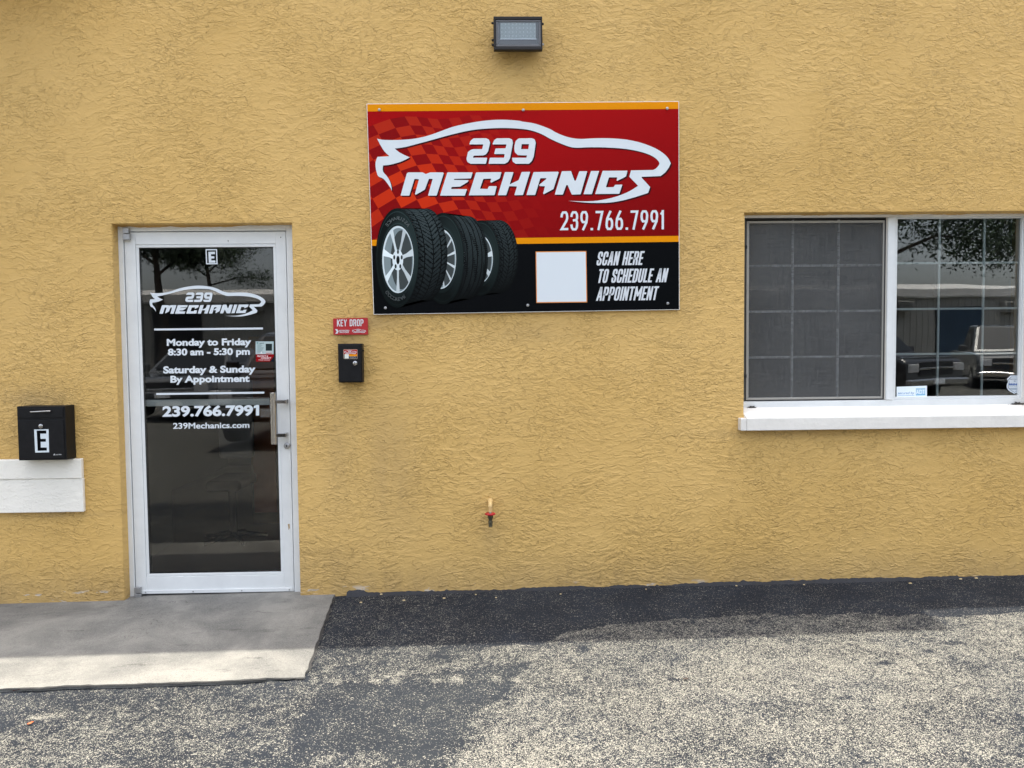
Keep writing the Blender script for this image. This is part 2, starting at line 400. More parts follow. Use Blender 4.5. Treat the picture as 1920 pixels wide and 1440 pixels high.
_r = [(0, .78), (.06, .9), (.25, 1), (.75, 1), (.94, .9), (1, .78)]; _b = [(1, .22), (.94, .1), (.75, 0), (.25, 0), (.06, .1), (0, .22)]
STROKES = {'.': [[(.5, .0)]], ' ': [], '1': [[(.55, 1), (.55, 0)], [(.05, .86), (.42, .95)]], '7': [[(0, 1), (1, 1), (.35, 0)]],
 '2': [_r+[(1, .64), (.85, .5), (0, 0.02), (1, 0.02)]],
 '3': [[(0, .80)]+_r[1:5]+[(1, .8), (1, .66), (.85, .55), (.45, .53)], [(.85, .53), (1, .42), (1, .22)]+_b[1:]],
 '9': [[(1, .70), (.94, .52), (.75, .42), (.25, .42), (.06, .52), (0, .66)]+_r+[(1, .70)], [(1, .74), (.90, .40), (.35, 0)]],
 '6': [[(0, .30), (.06, .48), (.25, .58), (.75, .58), (.94, .48), (1, .34), (1, .22)]+_b[1:]+[(0, .30)], [(0, .26), (.10, .60), (.65, 1)]],
 'S': [[(1, .74), (1, .84), (.9, .96), (.7, 1), (.3, 1), (.1, .96), (0, .84), (0, .68), (.12, .58), (.88, .40), (1, .30), (1, .16), (.9, .04), (.7, 0), (.3, 0), (.1, .04), (0, .16), (0, .27)]],
 'C': [[(1, .70), (1, .86), (.9, .96), (.7, 1), (.3, 1), (.1, .96), (0, .86), (0, .14), (.1, .04), (.3, 0), (.7, 0), (.9, .04), (1, .14), (1, .30)]],
 'O': [[(1, .5), (1, .86), (.9, .96), (.7, 1), (.3, 1), (.1, .96), (0, .86), (0, .14), (.1, .04), (.3, 0), (.7, 0), (.9, .04), (1, .14), (1, .5)]],
 'A': [[(0, 0), (.42, 1), (.58, 1), (1, 0)], [(.2, .26), (.8, .26)]], 'N': [[(0, 0), (0, 1)], [(.06, .93), (.94, .07)], [(1, 0), (1, 1)]],
 'H': [[(0, 0), (0, 1)], [(1, 0), (1, 1)], [(.05, .5), (.95, .5)]], 'E': [[(1, 1), (0, 1), (0, 0), (1, 0)], [(.05, .5), (.85, .5)]],
 'R': [[(0, 0), (0, 1), (.72, 1), (.92, .95), (1, .84), (1, .64), (.92, .53), (.72, .48), (.08, .48)], [(.6, .45), (.85, .34), (1, 0)]],
 'P': [[(0, 0), (0, 1), (.72, 1), (.92, .95), (1, .84), (1, .60), (.92, .49), (.72, .44), (.08, .44)]],
 'D': [[(0, 0), (0, 1), (.66, 1), (.9, .95), (1, .84), (1, .16), (.9, .05), (.66, 0), (0, 0)]],
 'T': [[(0, 1), (1, 1)], [(.5, .93), (.5, 0)]], 'U': [[(0, 1), (0, .14), (.1, .04), (.3, 0), (.7, 0), (.9, .04), (1, .14), (1, 1)]], 'L': [[(0, 1), (0, 0), (1, 0)]],
 'I': [[(.5, 0), (.5, 1)]], 'M': [[(0, 0), (0, 1)], [(.04, .93), (.48, .34)], [(.52, .34), (.96, .93)], [(1, 1), (1, 0)]], 'K': [[(0, 0), (0, 1)], [(1, 1), (.1, .42)], [(.38, .58), (1, 0)]], 'Y': [[(0, 1), (.5, .42), (1, 1)], [(.5, .45), (.5, 0)]]}
CW = {'.': .42, ' ': .55, 'I': .42, 'M': 1.4, 'E': .86, 'L': .84, '1': .62, 'A': 1.06, 'T': .95}
def smooth_line(pts, k=3):              # Catmull-Rom through the measured points
    out = []
    for i in range(len(pts)-1):
        p0 = pts[max(i-1, 0)]; p1 = pts[i]; p2 = pts[i+1]; p3 = pts[min(i+2, len(pts)-1)]
        for j in range(k):
            t = j/k
            out.append(tuple(.5*(2*p1[q]+(p2[q]-p0[q])*t+(2*p0[q]-5*p1[q]+4*p2[q]-p3[q])*t*t+(3*p1[q]-p0[q]-3*p2[q]+p3[q])*t**3) for q in (0, 1)))
    out.append(pts[-1]); return out
U = lambda l: [(690+x/6.194, 190+y/6.194) for x, y in l]
T = lambda l: [(980+x/6.4, 200+y/6.4) for x, y in l]
def round_poly(p, r=1.1):
    out = []; n = len(p)
    for i in range(n):
        a_, b_, c_ = Vector(p[i-1]), Vector(p[i]), Vector(p[(i+1) % n]); d1 = a_-b_; d2 = c_-b_
        k = min(r, d1.length*.4, d2.length*.4)
        if k < .15: out.append(tuple(b_)); continue
        q1 = b_+d1.normalized()*k; q2 = b_+d2.normalized()*k
        out += [tuple(q1), tuple(q1*.25+b_*.5+q2*.25), tuple(q2)]
    return out
car = (smooth_line(U([(105, 433), (160, 445), (250, 450), (400, 447), (550, 432), (700, 398), (850, 345), (1000, 292), (1200, 248), (1380, 222), (1560, 213), (1750, 225)]) +
       T([(0, 180), (120, 197), (230, 230), (330, 270), (400, 310), (500, 352), (600, 378), (700, 387), (800, 382), (950, 378), (1100, 382), (1250, 396), (1400, 428), (1520, 468), (1620, 515), (1700, 570), (1750, 625), (1777, 680)])) +
       T([(1755, 730), (1710, 790), (1655, 833), (1425, 842), (1430, 855), (1530, 965), (1505, 1035)]) +
       smooth_line(T([(1350, 1085), (1200, 1125), (1050, 1150), (900, 1155), (750, 1150), (640, 1140), (545, 1130)])) +
       smooth_line(T([(700, 1136), (850, 1133), (1000, 1110), (1150, 1070), (1280, 1015), (1385, 950)])) +
       T([(1280, 840), (1300, 765)]) +
       smooth_line(T([(1565, 760), (1605, 737), (1640, 690), (1630, 655), (1590, 615), (1530, 580), (1440, 548), (1320, 520), (1200, 503), (1060, 493), (930, 488), (780, 488), (650, 493), (560, 480), (440, 435), (330, 385), (230, 330), (120, 290), (0, 268)]) +
                   U([(1600, 310), (1400, 315), (1200, 335), (1000, 378), (850, 418), (700, 460), (550, 500), (420, 533), (310, 548)])) +
       smooth_line(U([(360, 590), (420, 622), (485, 650)])) + smooth_line(U([(440, 675), (370, 705), (260, 735), (175, 745)])) +
       smooth_line(U([(170, 790), (180, 825), (220, 870), (255, 930), (272, 990), (276, 1040)])) +
       smooth_line(U([(265, 1010), (230, 960), (180, 900), (120, 870), (100, 820), (88, 760), (90, 700), (110, 645)])) +
       smooth_line(U([(250, 637), (190, 580), (140, 500)])))
LOGO = [(car, [])]
for l in [U([(450, 840), (465, 825), (635, 825), (670, 845), (722, 825), (870, 825), (880, 835), (797, 1095), (697, 1095), (752, 900), (707, 900), (660, 1025), (555, 1085), (545, 1078), (592, 905), (540, 900), (480, 1095), (378, 1095)]),
          U([(922, 825), (1215, 825), (1195, 895), (1000, 900), (997, 912), (1168, 915), (1160, 935), (1070, 990), (970, 995), (965, 1018), (1150, 1020), (1125, 1095), (836, 1095)]),
          U([(1255, 825), (1550, 822), (1530, 895), (1430, 945), (1420, 935), (1432, 897), (1340, 900), (1300, 1015), (1390, 1018), (1405, 985), (1495, 985), (1470, 1090), (1170, 1092)]),
          U([(1590, 822), (1690, 822), (1645, 965), (1750, 915), (1785, 820), (1883, 818), (1800, 1088), (1700, 1090), (1730, 988), (1640, 985), (1605, 1090), (1508, 1090)]),
          T([(130, 785), (425, 780), (432, 790), (370, 988), (255, 1050), (245, 1043), (268, 955), (203, 952), (198, 938), (285, 868), (282, 858), (212, 858), (150, 1060), (45, 1060)]),
          T([(470, 775), (580, 772), (622, 888), (638, 888), (680, 775), (775, 775), (695, 1052), (590, 1055), (540, 940), (524, 940), (482, 1055), (385, 1055)]),
          T([(820, 772), (917, 772), (830, 1050), (730, 1050)]),
          T([(960, 770), (1258, 768), (1240, 838), (1135, 890), (1127, 885), (1135, 848), (1035, 848), (998, 968), (1092, 965), (1110, 937), (1197, 935), (1160, 1045), (870, 1048)])]:
    LOGO.append((round_poly(l), []))
LOGO.append((round_poly(U([(1175, 500), (1190, 460), (1225, 430), (1370, 428), (1405, 445), (1418, 480), (1395, 580), (1370, 615), (1340, 628), (1235, 630), (1220, 640), (1218, 655), (1385, 655), (1370, 725), (1190, 725), (1155, 705), (1143, 670), (1160, 590), (1190, 565), (1225, 555), (1325, 555), (1340, 500)])), []))
LOGO.append((round_poly(U([(1445, 500), (1465, 450), (1495, 430), (1640, 428), (1675, 445), (1683, 485), (1650, 660), (1625, 705), (1585, 725), (1400, 725), (1415, 655), (1580, 655), (1588, 612), (1465, 612), (1480, 548), (1598, 545), (1608, 500)])), []))
LOGO.append((round_poly(U([(1700, 520), (1715, 460), (1750, 430), (1900, 428), (1935, 440), (1948, 480), (1925, 640), (1905, 690), (1870, 725), (1715, 725), (1680, 700), (1672, 655), (1840, 655), (1848, 628), (1740, 625), (1705, 590), (1700, 555)])), [U([(1785, 497), (1870, 497), (1862, 555), (1778, 555)])]))
def draw_logo(pr, x0, y0, x1, y1, col, layer, tilt=0.):   # fitted to a box
    fx = lambda p: (x0+(p[0]-704.3)/(1257.8-704.3)*(x1-x0), y0+(p[1]-223)/(381-223)*(y1-y0)+tilt*(p[0]-704.3)/(1257.8-704.3)*(x1-x0))
    for o_, hs in LOGO: pr.poly([fx(p) for p in o_], col, layer, [[fx(p) for p in h] for h in hs])

# ================================================================ GROUND
WEAR_PTS = [  # (photo x, photo y, wear, dust)
 (640, 1135, .10, .25), (700, 1150, .13, .2), (800, 1170, .10, .3), (900, 1150, .05, .5), (1000, 1150, .03, .6), (1200, 1130, .02, .35), (1400, 1120, .02, .2),
 (1600, 1120, .02, .15), (1750, 1125, .02, .3), (1880, 1110, .03, .5), (950, 1190, .05, .3), (700, 1200, .12, .2),
 (620, 1230, .30, .5), (700, 1240, .34, .6), (760, 1230, .30, .8), (850, 1230, .12, .9), (950, 1230, .10, 1), (620, 1265, .30, .4), (800, 1255, .34, .5), (700, 1268, .40, .4), (880, 1242, .40, .4), (980, 1250, .12, 1), (930, 1265, .12, .9),
 (100, 1310, .18, .5), (300, 1310, .22, .5), (480, 1300, .25, .5), (30, 1350, .2, .5), (200, 1345, .35, .5), (350, 1350, .42, .5), (500, 1330, .32, .5), (600, 1310, .30, .5),
 (60, 1400, .5, .4), (200, 1395, .52, .4), (380, 1385, .45, .4), (500, 1400, .30, .5), (620, 1360, .28, .6), (300, 1435, .25, .5), (100, 1438, .42, .5), (550, 1435, .22, .5),
 (700, 1300, .20, .9), (800, 1320, .12, 1.), (880, 1310, .12, 1), (760, 1380, .12, .9), (720, 1340, .2, .8), (840, 1370, .10, .9), (680, 1400, .25, .7), (780, 1415, .10, .9),
 (1050, 1235, .55, .4), (1100, 1220, .50, .4), (1000, 1320, .55, .4), (950, 1380, .68, .3), (900, 1425, .75, .3), (640, 1432, .55, .4), (1000, 1425, .75, .3), (1050, 1280, .48, .6), (1120, 1270, .42, .7),
 (1200, 1200, .42, .4), (1350, 1190, .48, .3), (1500, 1180, .52, .3), (1650, 1170, .45, .3), (1780, 1168, .42, .3), (1860, 1175, .65, .3), (1900, 1165, .7, .5),
 (1200, 1300, .60, .3), (1400, 1250, .72, .2), (1550, 1240, .75, .2), (1700, 1230, .70, .2), (1850, 1210, .65, .3), (1870, 1250, .4, .6), (1300, 1340, .62, .3), (1450, 1330, .50, .4), (1600, 1310, .58, .3), (1750, 1290, .55, .3), (1880, 1290, .42, .4),
 (1200, 1400, .62, .3), (1350, 1410, .38, .5), (1450, 1380, .60, .3), (1600, 1400, .52, .3), (1750, 1400, .60, .3), (1890, 1390, .40, .4), (1300, 1435, .35, .5), (1500, 1435, .36, .5), (1700, 1435, .55, .4), (1880, 1435, .38, .4)]
SEAL = [(560, 1100), (600, 1212), (1000, 1211), (1060, 1190), (1130, 1172), (1250, 1163), (1400, 1153), (1600, 1151), (1700, 1153), (1790, 1158), (1850, 1152), (1930, 1146), (1930, 1000), (560, 1000)]
SWIRL = [(600, 1285), (1000, 1240), (960, 1290), (905, 1330), (880, 1350), (862, 1390), (830, 1420), (760, 1425), (700, 1412), (640, 1400), (560, 1440), (520, 1440)]
def inside(px, py, poly):
    r = np.zeros(px.shape, bool); n = len(poly)
    for i in range(n):
        x0, y0 = poly[i]; x1, y1 = poly[(i+1) % n]
        c = ((y0 > py) != (y1 > py)) & (px < (x1-x0)*(py-y0)/((y1-y0) or 1e-9)+x0); r ^= c
    return r
def ground():
    fx = np.arange(-4, 4.001, .0125); fy = np.arange(-2.7, .061, .0125)
    xs = np.concatenate([[-160, -80, -40, -20, -10, -6, -5], fx, [5, 6, 10, 20, 40, 80, 160]])
    ys = np.concatenate([[-220, -120, -70, -40, -20, -10, -6, -4, -3], fy, [3, 15, 60]])
    GX, GY = np.meshgrid(xs, ys); x = GX.ravel(); y = GY.ravel()
    sm = np.clip((-x-.75)/.35, 0, 1); sm = sm*sm*(3-2*sm)
    z = .02+.0105*np.clip(x, -8, 8)-.012*sm
    z += .003*np.sin(x*2.3+y*1.1)*np.sin(y*3.1+.7)*(np.abs(x) < 6)
    rel = np.stack([x, y+D, z-CZ])
    R = np.array([list(_rt), list(_fw), list(_up)])       # world axes in camera coords
    c = R.T @ rel; dpt = np.maximum(c[2], .3)
    px = 960+F*c[0]/dpt; py = 720+F*c[1]/dpt
    rs = np.random.RandomState(3)
    def wob(fr):                           # cheap smooth noise used to make the edges ragged
        return sum(np.sin(x*fr*rs.uniform(.5, 2)+y*fr*rs.uniform(-2, 2)+rs.uniform(0, 6)) for _ in range(5))/5
    px2 = px+10*wob(14)+5*wob(45); py2 = py+3*wob(14)+2*wob(45)
    num = np.zeros_like(x); nd = np.zeros_like(x); den = np.zeros_like(x)+1e-9
    for (qx, qy, w, d) in WEAR_PTS:
        k = 1/(((px2-qx)/1.6)**2+(py2-qy)**2*2.5+300)**1.7; num += k*w; nd += k*d; den += k
    wear = num/den; dust = nd/den
    seal = inside(px2, py2, SEAL); wear[seal] = np.minimum(wear[seal], .06+.06*(px[seal] < 900)); dust[seal] *= .45
    lf = np.clip((900-px)/120, 0, 1)*(~seal); wear *= 1-.25*lf
    sw = inside(px2, py2, SWIRL); wear[sw] = np.minimum(wear[sw], .10)
    nots = (~sw) & (~seal) & (px > 900) & (py > 1150); wear[nots] = np.maximum(wear[nots]*.98, .42)
    # row of worn spots left by a rake, and a pale scrape
    for i, cxp in enumerate(range(590, 1180, 38)):
        k = np.exp(-(((px-cxp)/12)**2+((py-(1277-i*.35)+2*np.sin(px*.9))/6)**2)); wear = np.maximum(wear, k*(.75+.35*math.sin(i*2.1)))
    for (x0, y0, x1, y1, w, v) in [(700, 1270, 905, 1238, 7, .55), (60, 1346, 115, 1342, 6, .75), (165, 1345, 208, 1300, 2.5, .6), (330, 1392, 390, 1390, 8, .6)]:
        t = np.clip(((px2-x0)*(x1-x0)+(py2-y0)*(y1-y0))/((x1-x0)**2+(y1-y0)**2), 0, 1)
        dd = np.hypot(px2-(x0+t*(x1-x0)), py2-(y0+t*(y1-y0))); wear = np.maximum(wear, v*np.exp(-(dd/w)**2))
    for (bx, by, rx, ry) in [(1090, 1218, 16, 9), (1785, 1205, 22, 5), (1742, 1222, 12, 4), (1660, 1244, 20, 4), (1265, 1276, 14, 4), (1585, 1310, 14, 4)]:
        k = np.exp(-(((px2-bx)/rx)**2+((py2-by)/ry)**2)**2); wear *= (1-.85*k); dust = dust*(1-k)+.35*k
    far = (np.abs(x) > 4.5) | (y < -2.9) | (y > .1); wear[far] = .5; dust[far] = .5
    nx, ny = len(xs), len(ys)
    idx = np.arange(nx*ny).reshape(ny, nx)
    q = np.stack([idx[:-1, :-1], idx[:-1, 1:], idx[1:, 1:], idx[1:, :-1]], -1).reshape(-1, 4)
    me = bpy.data.meshes.new('ground'); me.from_pydata(np.stack([x, y, z], 1).tolist(), [], q.tolist()); me.update()
    for nme, arr in (('wear', wear), ('dust', dust)):
        at = me.attributes.new(nme, 'FLOAT', 'POINT'); at.data.foreach_set('value', arr.astype(np.float32))
    o = link('ground', me, M['asphalt'], smooth=True); tag(o, kind='structure')
ground()

# concrete entrance slab
def slab():
    b0 = G(625, 1121); f0 = G(570, 1272); fl = G(0, 1293)
    pts = [(-5.5, .25), (b0[0], .25), (b0[0], b0[1])]
    n = 22
    for i in range(n+1): t = i/n; pts.append((b0[0]+(f0[0]-b0[0])*t+random.uniform(-.004, .004), b0[1]+(f0[1]-b0[1])*t))
    for i in range(1, 150):
        xx = f0[0]-i*.033; pts.append((xx, f0[1]+(fl[1]-f0[1])*(f0[0]-xx)/(f0[0]-fl[0])+random.uniform(-.004, .004)+.010*max(0, math.sin(i*.37)*math.sin(i*.11+1))))
    pts.append((-5.7, pts[-1][1]))
    v = []; k = len(pts)
    for (x, y) in pts: v.append((x, y, .0245+.0105*x))
    for (x, y) in pts: v.append((x, y, -.12+.0105*x))
    tri = tessellate_polygon([[Vector((x, y, 0)) for x, y in pts]])
    f = [tuple(t) for t in tri]+[(i, (i+1) % k, k+(i+1) % k, k+i) for i in range(k)]
    me = bpy.data.meshes.new('concrete_slab'); me.from_pydata(v, [], f); me.update()
    bm = bmesh.new(); bm.from_mesh(me); bmesh.ops.recalc_face_normals(bm, faces=bm.faces); bm.to_mesh(me); bm.free()
    o = link('concrete_slab', me, M['concrete']); tag(o, kind='structure')
    # dark joint where the asphalt has pulled away from the slab edge
    s = MB(); e_ = pts[2:2+n+150]
    for i in range(len(e_)-1):
        a_, b_ = e_[i], e_[i+1]; w1 = random.uniform(.005, .018); w2 = random.uniform(.005, .018); fr = i > n-1
        za, zb = gz(a_[0])+.003, gz(b_[0])+.003; q = len(s.v)
        s.v += [(a_[0]+.001, a_[1], za), (b_[0]+.001, b_[1], zb), (b_[0]+(0 if fr else w2), b_[1]-(w2*.9 if fr else 0), zb), (a_[0]+(0 if fr else w1), a_[1]-(w1*.9 if fr else 0), za)]; s.f.append((q, q+1, q+2, q+3))
    j = s.build('slab_joint', M['gap']); tag(j, kind='structure')
slab()
def tar_lip():                          # sealer brushed up against the foot of the wall, ragged top
    s = MB(); x = -.86; i = 0; h = .01
    while x < 4.2:
        h = max(.003, min(.016, h+random.uniform(-.0035, .0035)))
        bump = .014*math.exp(-((x+.80)/.06)**2)-.006*math.exp(-((x+.62)/.09)**2)
        sp_ = .010*random.random() if random.random() < .06 else 0; top = gz(x)+h+bump+sp_; d = .012+random.uniform(0, .012)
        s.v += [(x, .004, max(gz(x)-.002, top)), (x, -.004-d*.3, max(gz(x)-.002, top-.002)), (x, -.02-d, gz(x)-.004)]
        if i: q = (i-1)*3; s.f += [(q, q+3, q+4, q+1), (q+1, q+4, q+5, q+2)]
        x += .012; i += 1
    o = s.build('asphalt_edge', M['tar'], smooth=True); tag(o, kind='structure')
tar_lip()

# ================================================================ BUILDING
B = empty('garage_building', (0, 0, 0), 'yellow stucco workshop building with glass door and white framed window', 'building')
DX0, DX1, DZ1 = -2.140, -1.131, 2.158
WX0, WX1, WZ0, WZ1 = 1.462, 3.215, 1.035, 2.200
def wall():
    xs = [-7, DX0, DX1, WX0, WX1, 9]; zs = [-.3, WZ0, DZ1, WZ1, 5.5]
    bm = bmesh.new(); V = {}
    def vv(x, y, z):
        k = (round(x, 5), y, round(z, 5))
        if k not in V: V[k] = bm.verts.new((x, y, z))
        return V[k]
    for y in (0, .2):
        for i in range(5):
            for j in range(4):
                if i == 1 and j < 2: continue
                if i == 3 and j in (1, 2): continue
                bm.faces.new([vv(xs[i], y, zs[j]), vv(xs[i+1], y, zs[j]), vv(xs[i+1], y, zs[j+1]), vv(xs[i], y, zs[j+1])])
    bm.edges.ensure_lookup_table()
    front = [e_ for e_ in bm.edges if len(e_.link_faces) == 1 and e_.verts[0].co.y == 0]
    sharp = []
    for e_ in front:
        a_, b_ = e_.verts; c = [vv(a_.co.x, .2, a_.co.z), vv(b_.co.x, .2, b_.co.z)]
        bm.faces.new([a_, b_, c[1], c[0]])
        mx = (a_.co.x+b_.co.x)/2; mz = (a_.co.z+b_.co.z)/2
        if -6 < mx < 8 and mz > -.2 and mz < 5: sharp.append(e_)
    bmesh.ops.bevel(bm, geom=sharp, offset=.007, segments=3, affect='EDGES', profile=.5)
    bmesh.ops.recalc_face_normals(bm, faces=bm.faces)
    me = bpy.data.meshes.new('wall'); bm.to_mesh(me); bm.free()
    link('wall', me, M['stucco'], B, smooth=True)
wall()
MB().box(-7, 2.33, -.30, .25, 5.501, 5.62).box(2.33, 9, -.012, .25, 5.501, 5.62).build('roof_edge', M['sill'], B)
MB().box(-6.9, X(150, 10)-.02, -.40, 0, 3.62, 3.76).build('unseen_shade_canopy', M['stucco'], B, bevel=.01)  # unseen canopy left of the door, added to darken the upper left wall
MB().box(-7, 9, .2, 9, 5.45, 5.52).build('roof', M['room_wall'], B)
MB().box(-7, -6.8, .2, 9, -.3, 5.45).box(8.8, 9, .2, 9, -.3, 5.45).box(-6.8, 8.8, 8.8, 9, -.3, 5.45).build('outer_wall', M['stucco'], B)
# white painted band below the letter box
bz1, bzm, bz0 = Z(80, 860), Z(80, 896.5), Z(80, 959.5); bx = X(158.6, 905)
MB().box(-7, bx, -.030, -.0005, bzm, bz1).build('trim_band', M['white_stucco'], B, bevel=.004)
MB().box(-7, bx+.002, -.024, -.0005, bz0, bzm-.0005).build('trim_band', M['white_stucco'], B, bevel=.004)

# -------- rooms behind the glass
MB().box(-3.3, .3, .2, 5.2, -.06, .004).box(.9, 5, .2, 4.2, -.06, .06).build('room_floor', M['room_floor'], B)
MB().box(-3.4, -3.3, .2, 5.2, 0, 2.8).box(.3, .4, .2, 5.2, 0, 2.8).box(-3.3, .3, 5.2, 5.3, 0, 2.8).box(-3.4, .4, .2, 5.3, 2.8, 2.85) \
    .box(.8, .9, .2, 4.2, 0, 2.8).box(5, 5.1, .2, 4.2, 0, 2.8).box(.8, 5.1, 4.2, 4.3, 0, 2.8).box(.8, 5.1, .2, 4.3, 2.8, 2.85).build('room_wall', M['room_wall'], B)
cab = empty('storage_cabinet', (-1.5, 2.0, .0), 'orange brown cabinet behind the door glass at the right', 'cabinet')
c0, c1 = X(470, 700, 1.9), X(560, 700, 1.9); ct = Z(500, 640, 1.9)
MB().box(c0, (c0+c1)/2-.01, 1.9, 1.92, .1, ct).build('cabinet_door', M['orange_panel'], cab, bevel=.004)
MB().box((c0+c1)/2+.01, c1, 1.9, 1.92, .1, ct).build('cabinet_door', M['orange_panel'], cab, bevel=.004)
MB().box(c0-.02, c1+.02, 1.922, 2.4, .006, ct+.04).build('cabinet_body', M['dark_wood'], cab)
ch = empty('office_chair', (-1.6, 1.5, .0), 'grey padded chair standing behind the door glass', 'chair')
h0, h1 = X(406, 740, 1.4), X(470, 740, 1.4); hz = Z(430, 712, 1.4)
MB().box(h0, h1, 1.40, 1.48, .62, hz).build('backrest', M['chair_grey'], ch, bevel=.03, seg=4)
MB().box(h0, h1, 1.10, 1.52, .42, .50).build('seat', M['black_metal'], ch, bevel=.03, seg=4)
cmx = (h0+h1)/2
MB().tube([(cmx, 1.31, .07), (cmx, 1.31, .42)], .03).build('column', M['black_metal'], ch)
for k in range(5):
    an = k*2*math.pi/5+.3; MB().tube([(cmx, 1.31, .08), (cmx+.24*math.cos(an), 1.31+.24*math.sin(an), .04)], [.022, .014], 8).build('base_arm', M['black_metal'], ch)
MB().box(-2.50, -2.40, .2, 1.33, .005, 2.79).build('partition', M['room_wall'], B)
post = MB().box(X(1906, 600, .5), X(1921, 600, .5), .50, .56, .061, 2.79).build('wood_post', M['dark_wood']); tag(post, 'brown wooden post standing inside the window at its right', 'post')

# -------- door
YD = .070
door = empty('door', (-1.62, YD, .01), parent=B)
door.location = (-1.62, YD, .01)
ix0, ix1 = X(238.5+4, 770, YD), X(543.2, 770, YD)      # gap between frame and leaf
ox0, ox1 = X(231.0, 770, YD), X(554, 770, YD)
iz1 = Z(385, 434, YD); iz0 = Z(400, 1112, YD)
fb = MB(); zt = DZ1+.03
fb.box(DX0-.01, ix0-.003, YD, YD+.11, -.02, zt); fb.box(ix1+.003, DX1+.012, YD+.0005, YD+.11, -.02, zt)
fb.box(ix0-.003, ix1+.003, YD+.001, YD+.11, iz1+.003, zt)
fb.build('door_frame', M['white_metal'], door, bevel=.002)
MB().box(ix0-.003, ix1+.003, YD-.012, YD+.10, -.02, iz0-.012).build('threshold', M['white_metal'], door, bevel=.003)
_b = MB(); ring_boxes(_b, ix0-.0025, ix1+.0025, iz0-.0115, iz1+.0025, .03, .03, .03, .03, YD+.055, YD+.06); _b.build('door_stop', M['gap'], door)  # dark rebate seen through the gap
# glass opening
gx0, gx1 = X(268.6, 770, YD), X(518.8, 770, YD); gzt, gzb = Z(385, 463, YD), Z(400, 1075, YD)
bd = .017
b_ = MB(); yl = YD+.006
b_.box(ix0+.0015, gx0-bd, yl, yl+.044, iz0, iz1-.0015); b_.box(gx1+bd, ix1-.0015, yl, yl+.044, iz0, iz1-.0015)
b_.box(gx0-bd, gx1+bd, yl+.0006, yl+.0434, gzt+bd, iz1-.0015); b_.box(gx0-bd, gx1+bd, yl+.0006, yl+.0434, iz0, gzb-bd)
b_.build('door_leaf', M['white_metal'], door, bevel=.0015)
b_ = MB(); ring_boxes(b_, gx0-bd+.0006, gx1+bd-.0006, gzb-bd+.0006, gzt+bd-.0006, bd, bd, bd, bd, yl+.003, yl+.040)
b_.build('glazing_bead', M['white_metal'], door, bevel=.0025)
b_ = MB(); ring_boxes(b_, gx0+.0002, gx1-.0002, gzb+.0002, gzt-.0002, .004, .004, .004, .004, yl+.006, yl+.030); b_.build('glass_seal', M['gap'], door)
YG = yl+.012
MB().box(gx0+.0045, gx1-.0045, YG, YG+.006, gzb+.0045, gzt-.0045).build('glass_pane', M['glass'], door)
MB().box(ix0+.01, ix1-.01, yl-.006, yl-.0005, iz0+.002, iz0+.022).build('door_sweep', M['white_metal'], door, bevel=.001)
for px in (274, 363, 454, 543):
    s_ = MB(); x_ = X(px, 1106, yl); s_.tube([(x_, yl-.0062, iz0+.012), (x_, yl-.009, iz0+.012)], .004, 8); s_.build('sweep_screw', M['zinc'], door)
for (p0, q0, p1, q1) in ((231, 427, 244, 450), (253, 1101, 266, 1124)):
    b_ = MB(); xa, xb = X(p0, (q0+q1)/2, YD-.01), X(p1, (q0+q1)/2, YD-.01); za, zb = Z(p0, q1, YD-.01), Z(p0, q0, YD-.01); zm = (za+zb)/2
    b_.box(xa, xb, YD-.022, YD-.001, za, zm-.002); b_.box(xa, xb-.004, YD-.020, YD-.001, zm+.002, zb)
    b_.tube([(xa+.006, YD-.018, zm-.003), (xa+.006, YD-.018, zm+.003)], .006)
    b_.build('pivot_hinge', M['zinc'], door, bevel=.002)
# pull handle
YH = YD-.045; hx = X(512.6, 784, YH); hz0, hz1 = Z(512, 833, YH), Z(512, 736, YH)
MB().tube([(hx, YH, hz0), (hx, YH, hz1)], .0182, 24).build('pull_handle', M['steel'], door, bevel=.002, smooth=True)
for py in (752.5, 815):
    z_ = Z(530, py, YD-.02); xe = X(540.5, py, YD)
    MB().box(hx+.012, xe, YH-.006, YH+.010, z_-.011, z_+.011).box(xe-.02, xe, YH+.0101, yl-.0005, z_-.0105, z_+.0105).build('handle_bracket', M['steel'], door, bevel=.002)
x_, z_ = P(538.5, 835.5, yl)
MB().tube([(x_, yl-.001, z_), (x_, yl-.010, z_), (x_, yl-.013, z_)], [.018, .018, .013], 24).build('lock_cylinder', M['zinc'], door, smooth=True)
MB().box(x_-.0025, x_+.0025, yl-.0145, yl-.0128, z_-.007, z_+.007).build('keyhole', M['gap'], door)
# push bar inside
zb_ = Z(390, 754.5, .11)
MB().box(gx0-.02, gx1+.01, .102, .132, zb_-.019, zb_+.019).build('push_bar', mat('push_bar_grey', (.78, .82, .84), .4), door, bevel=.004)
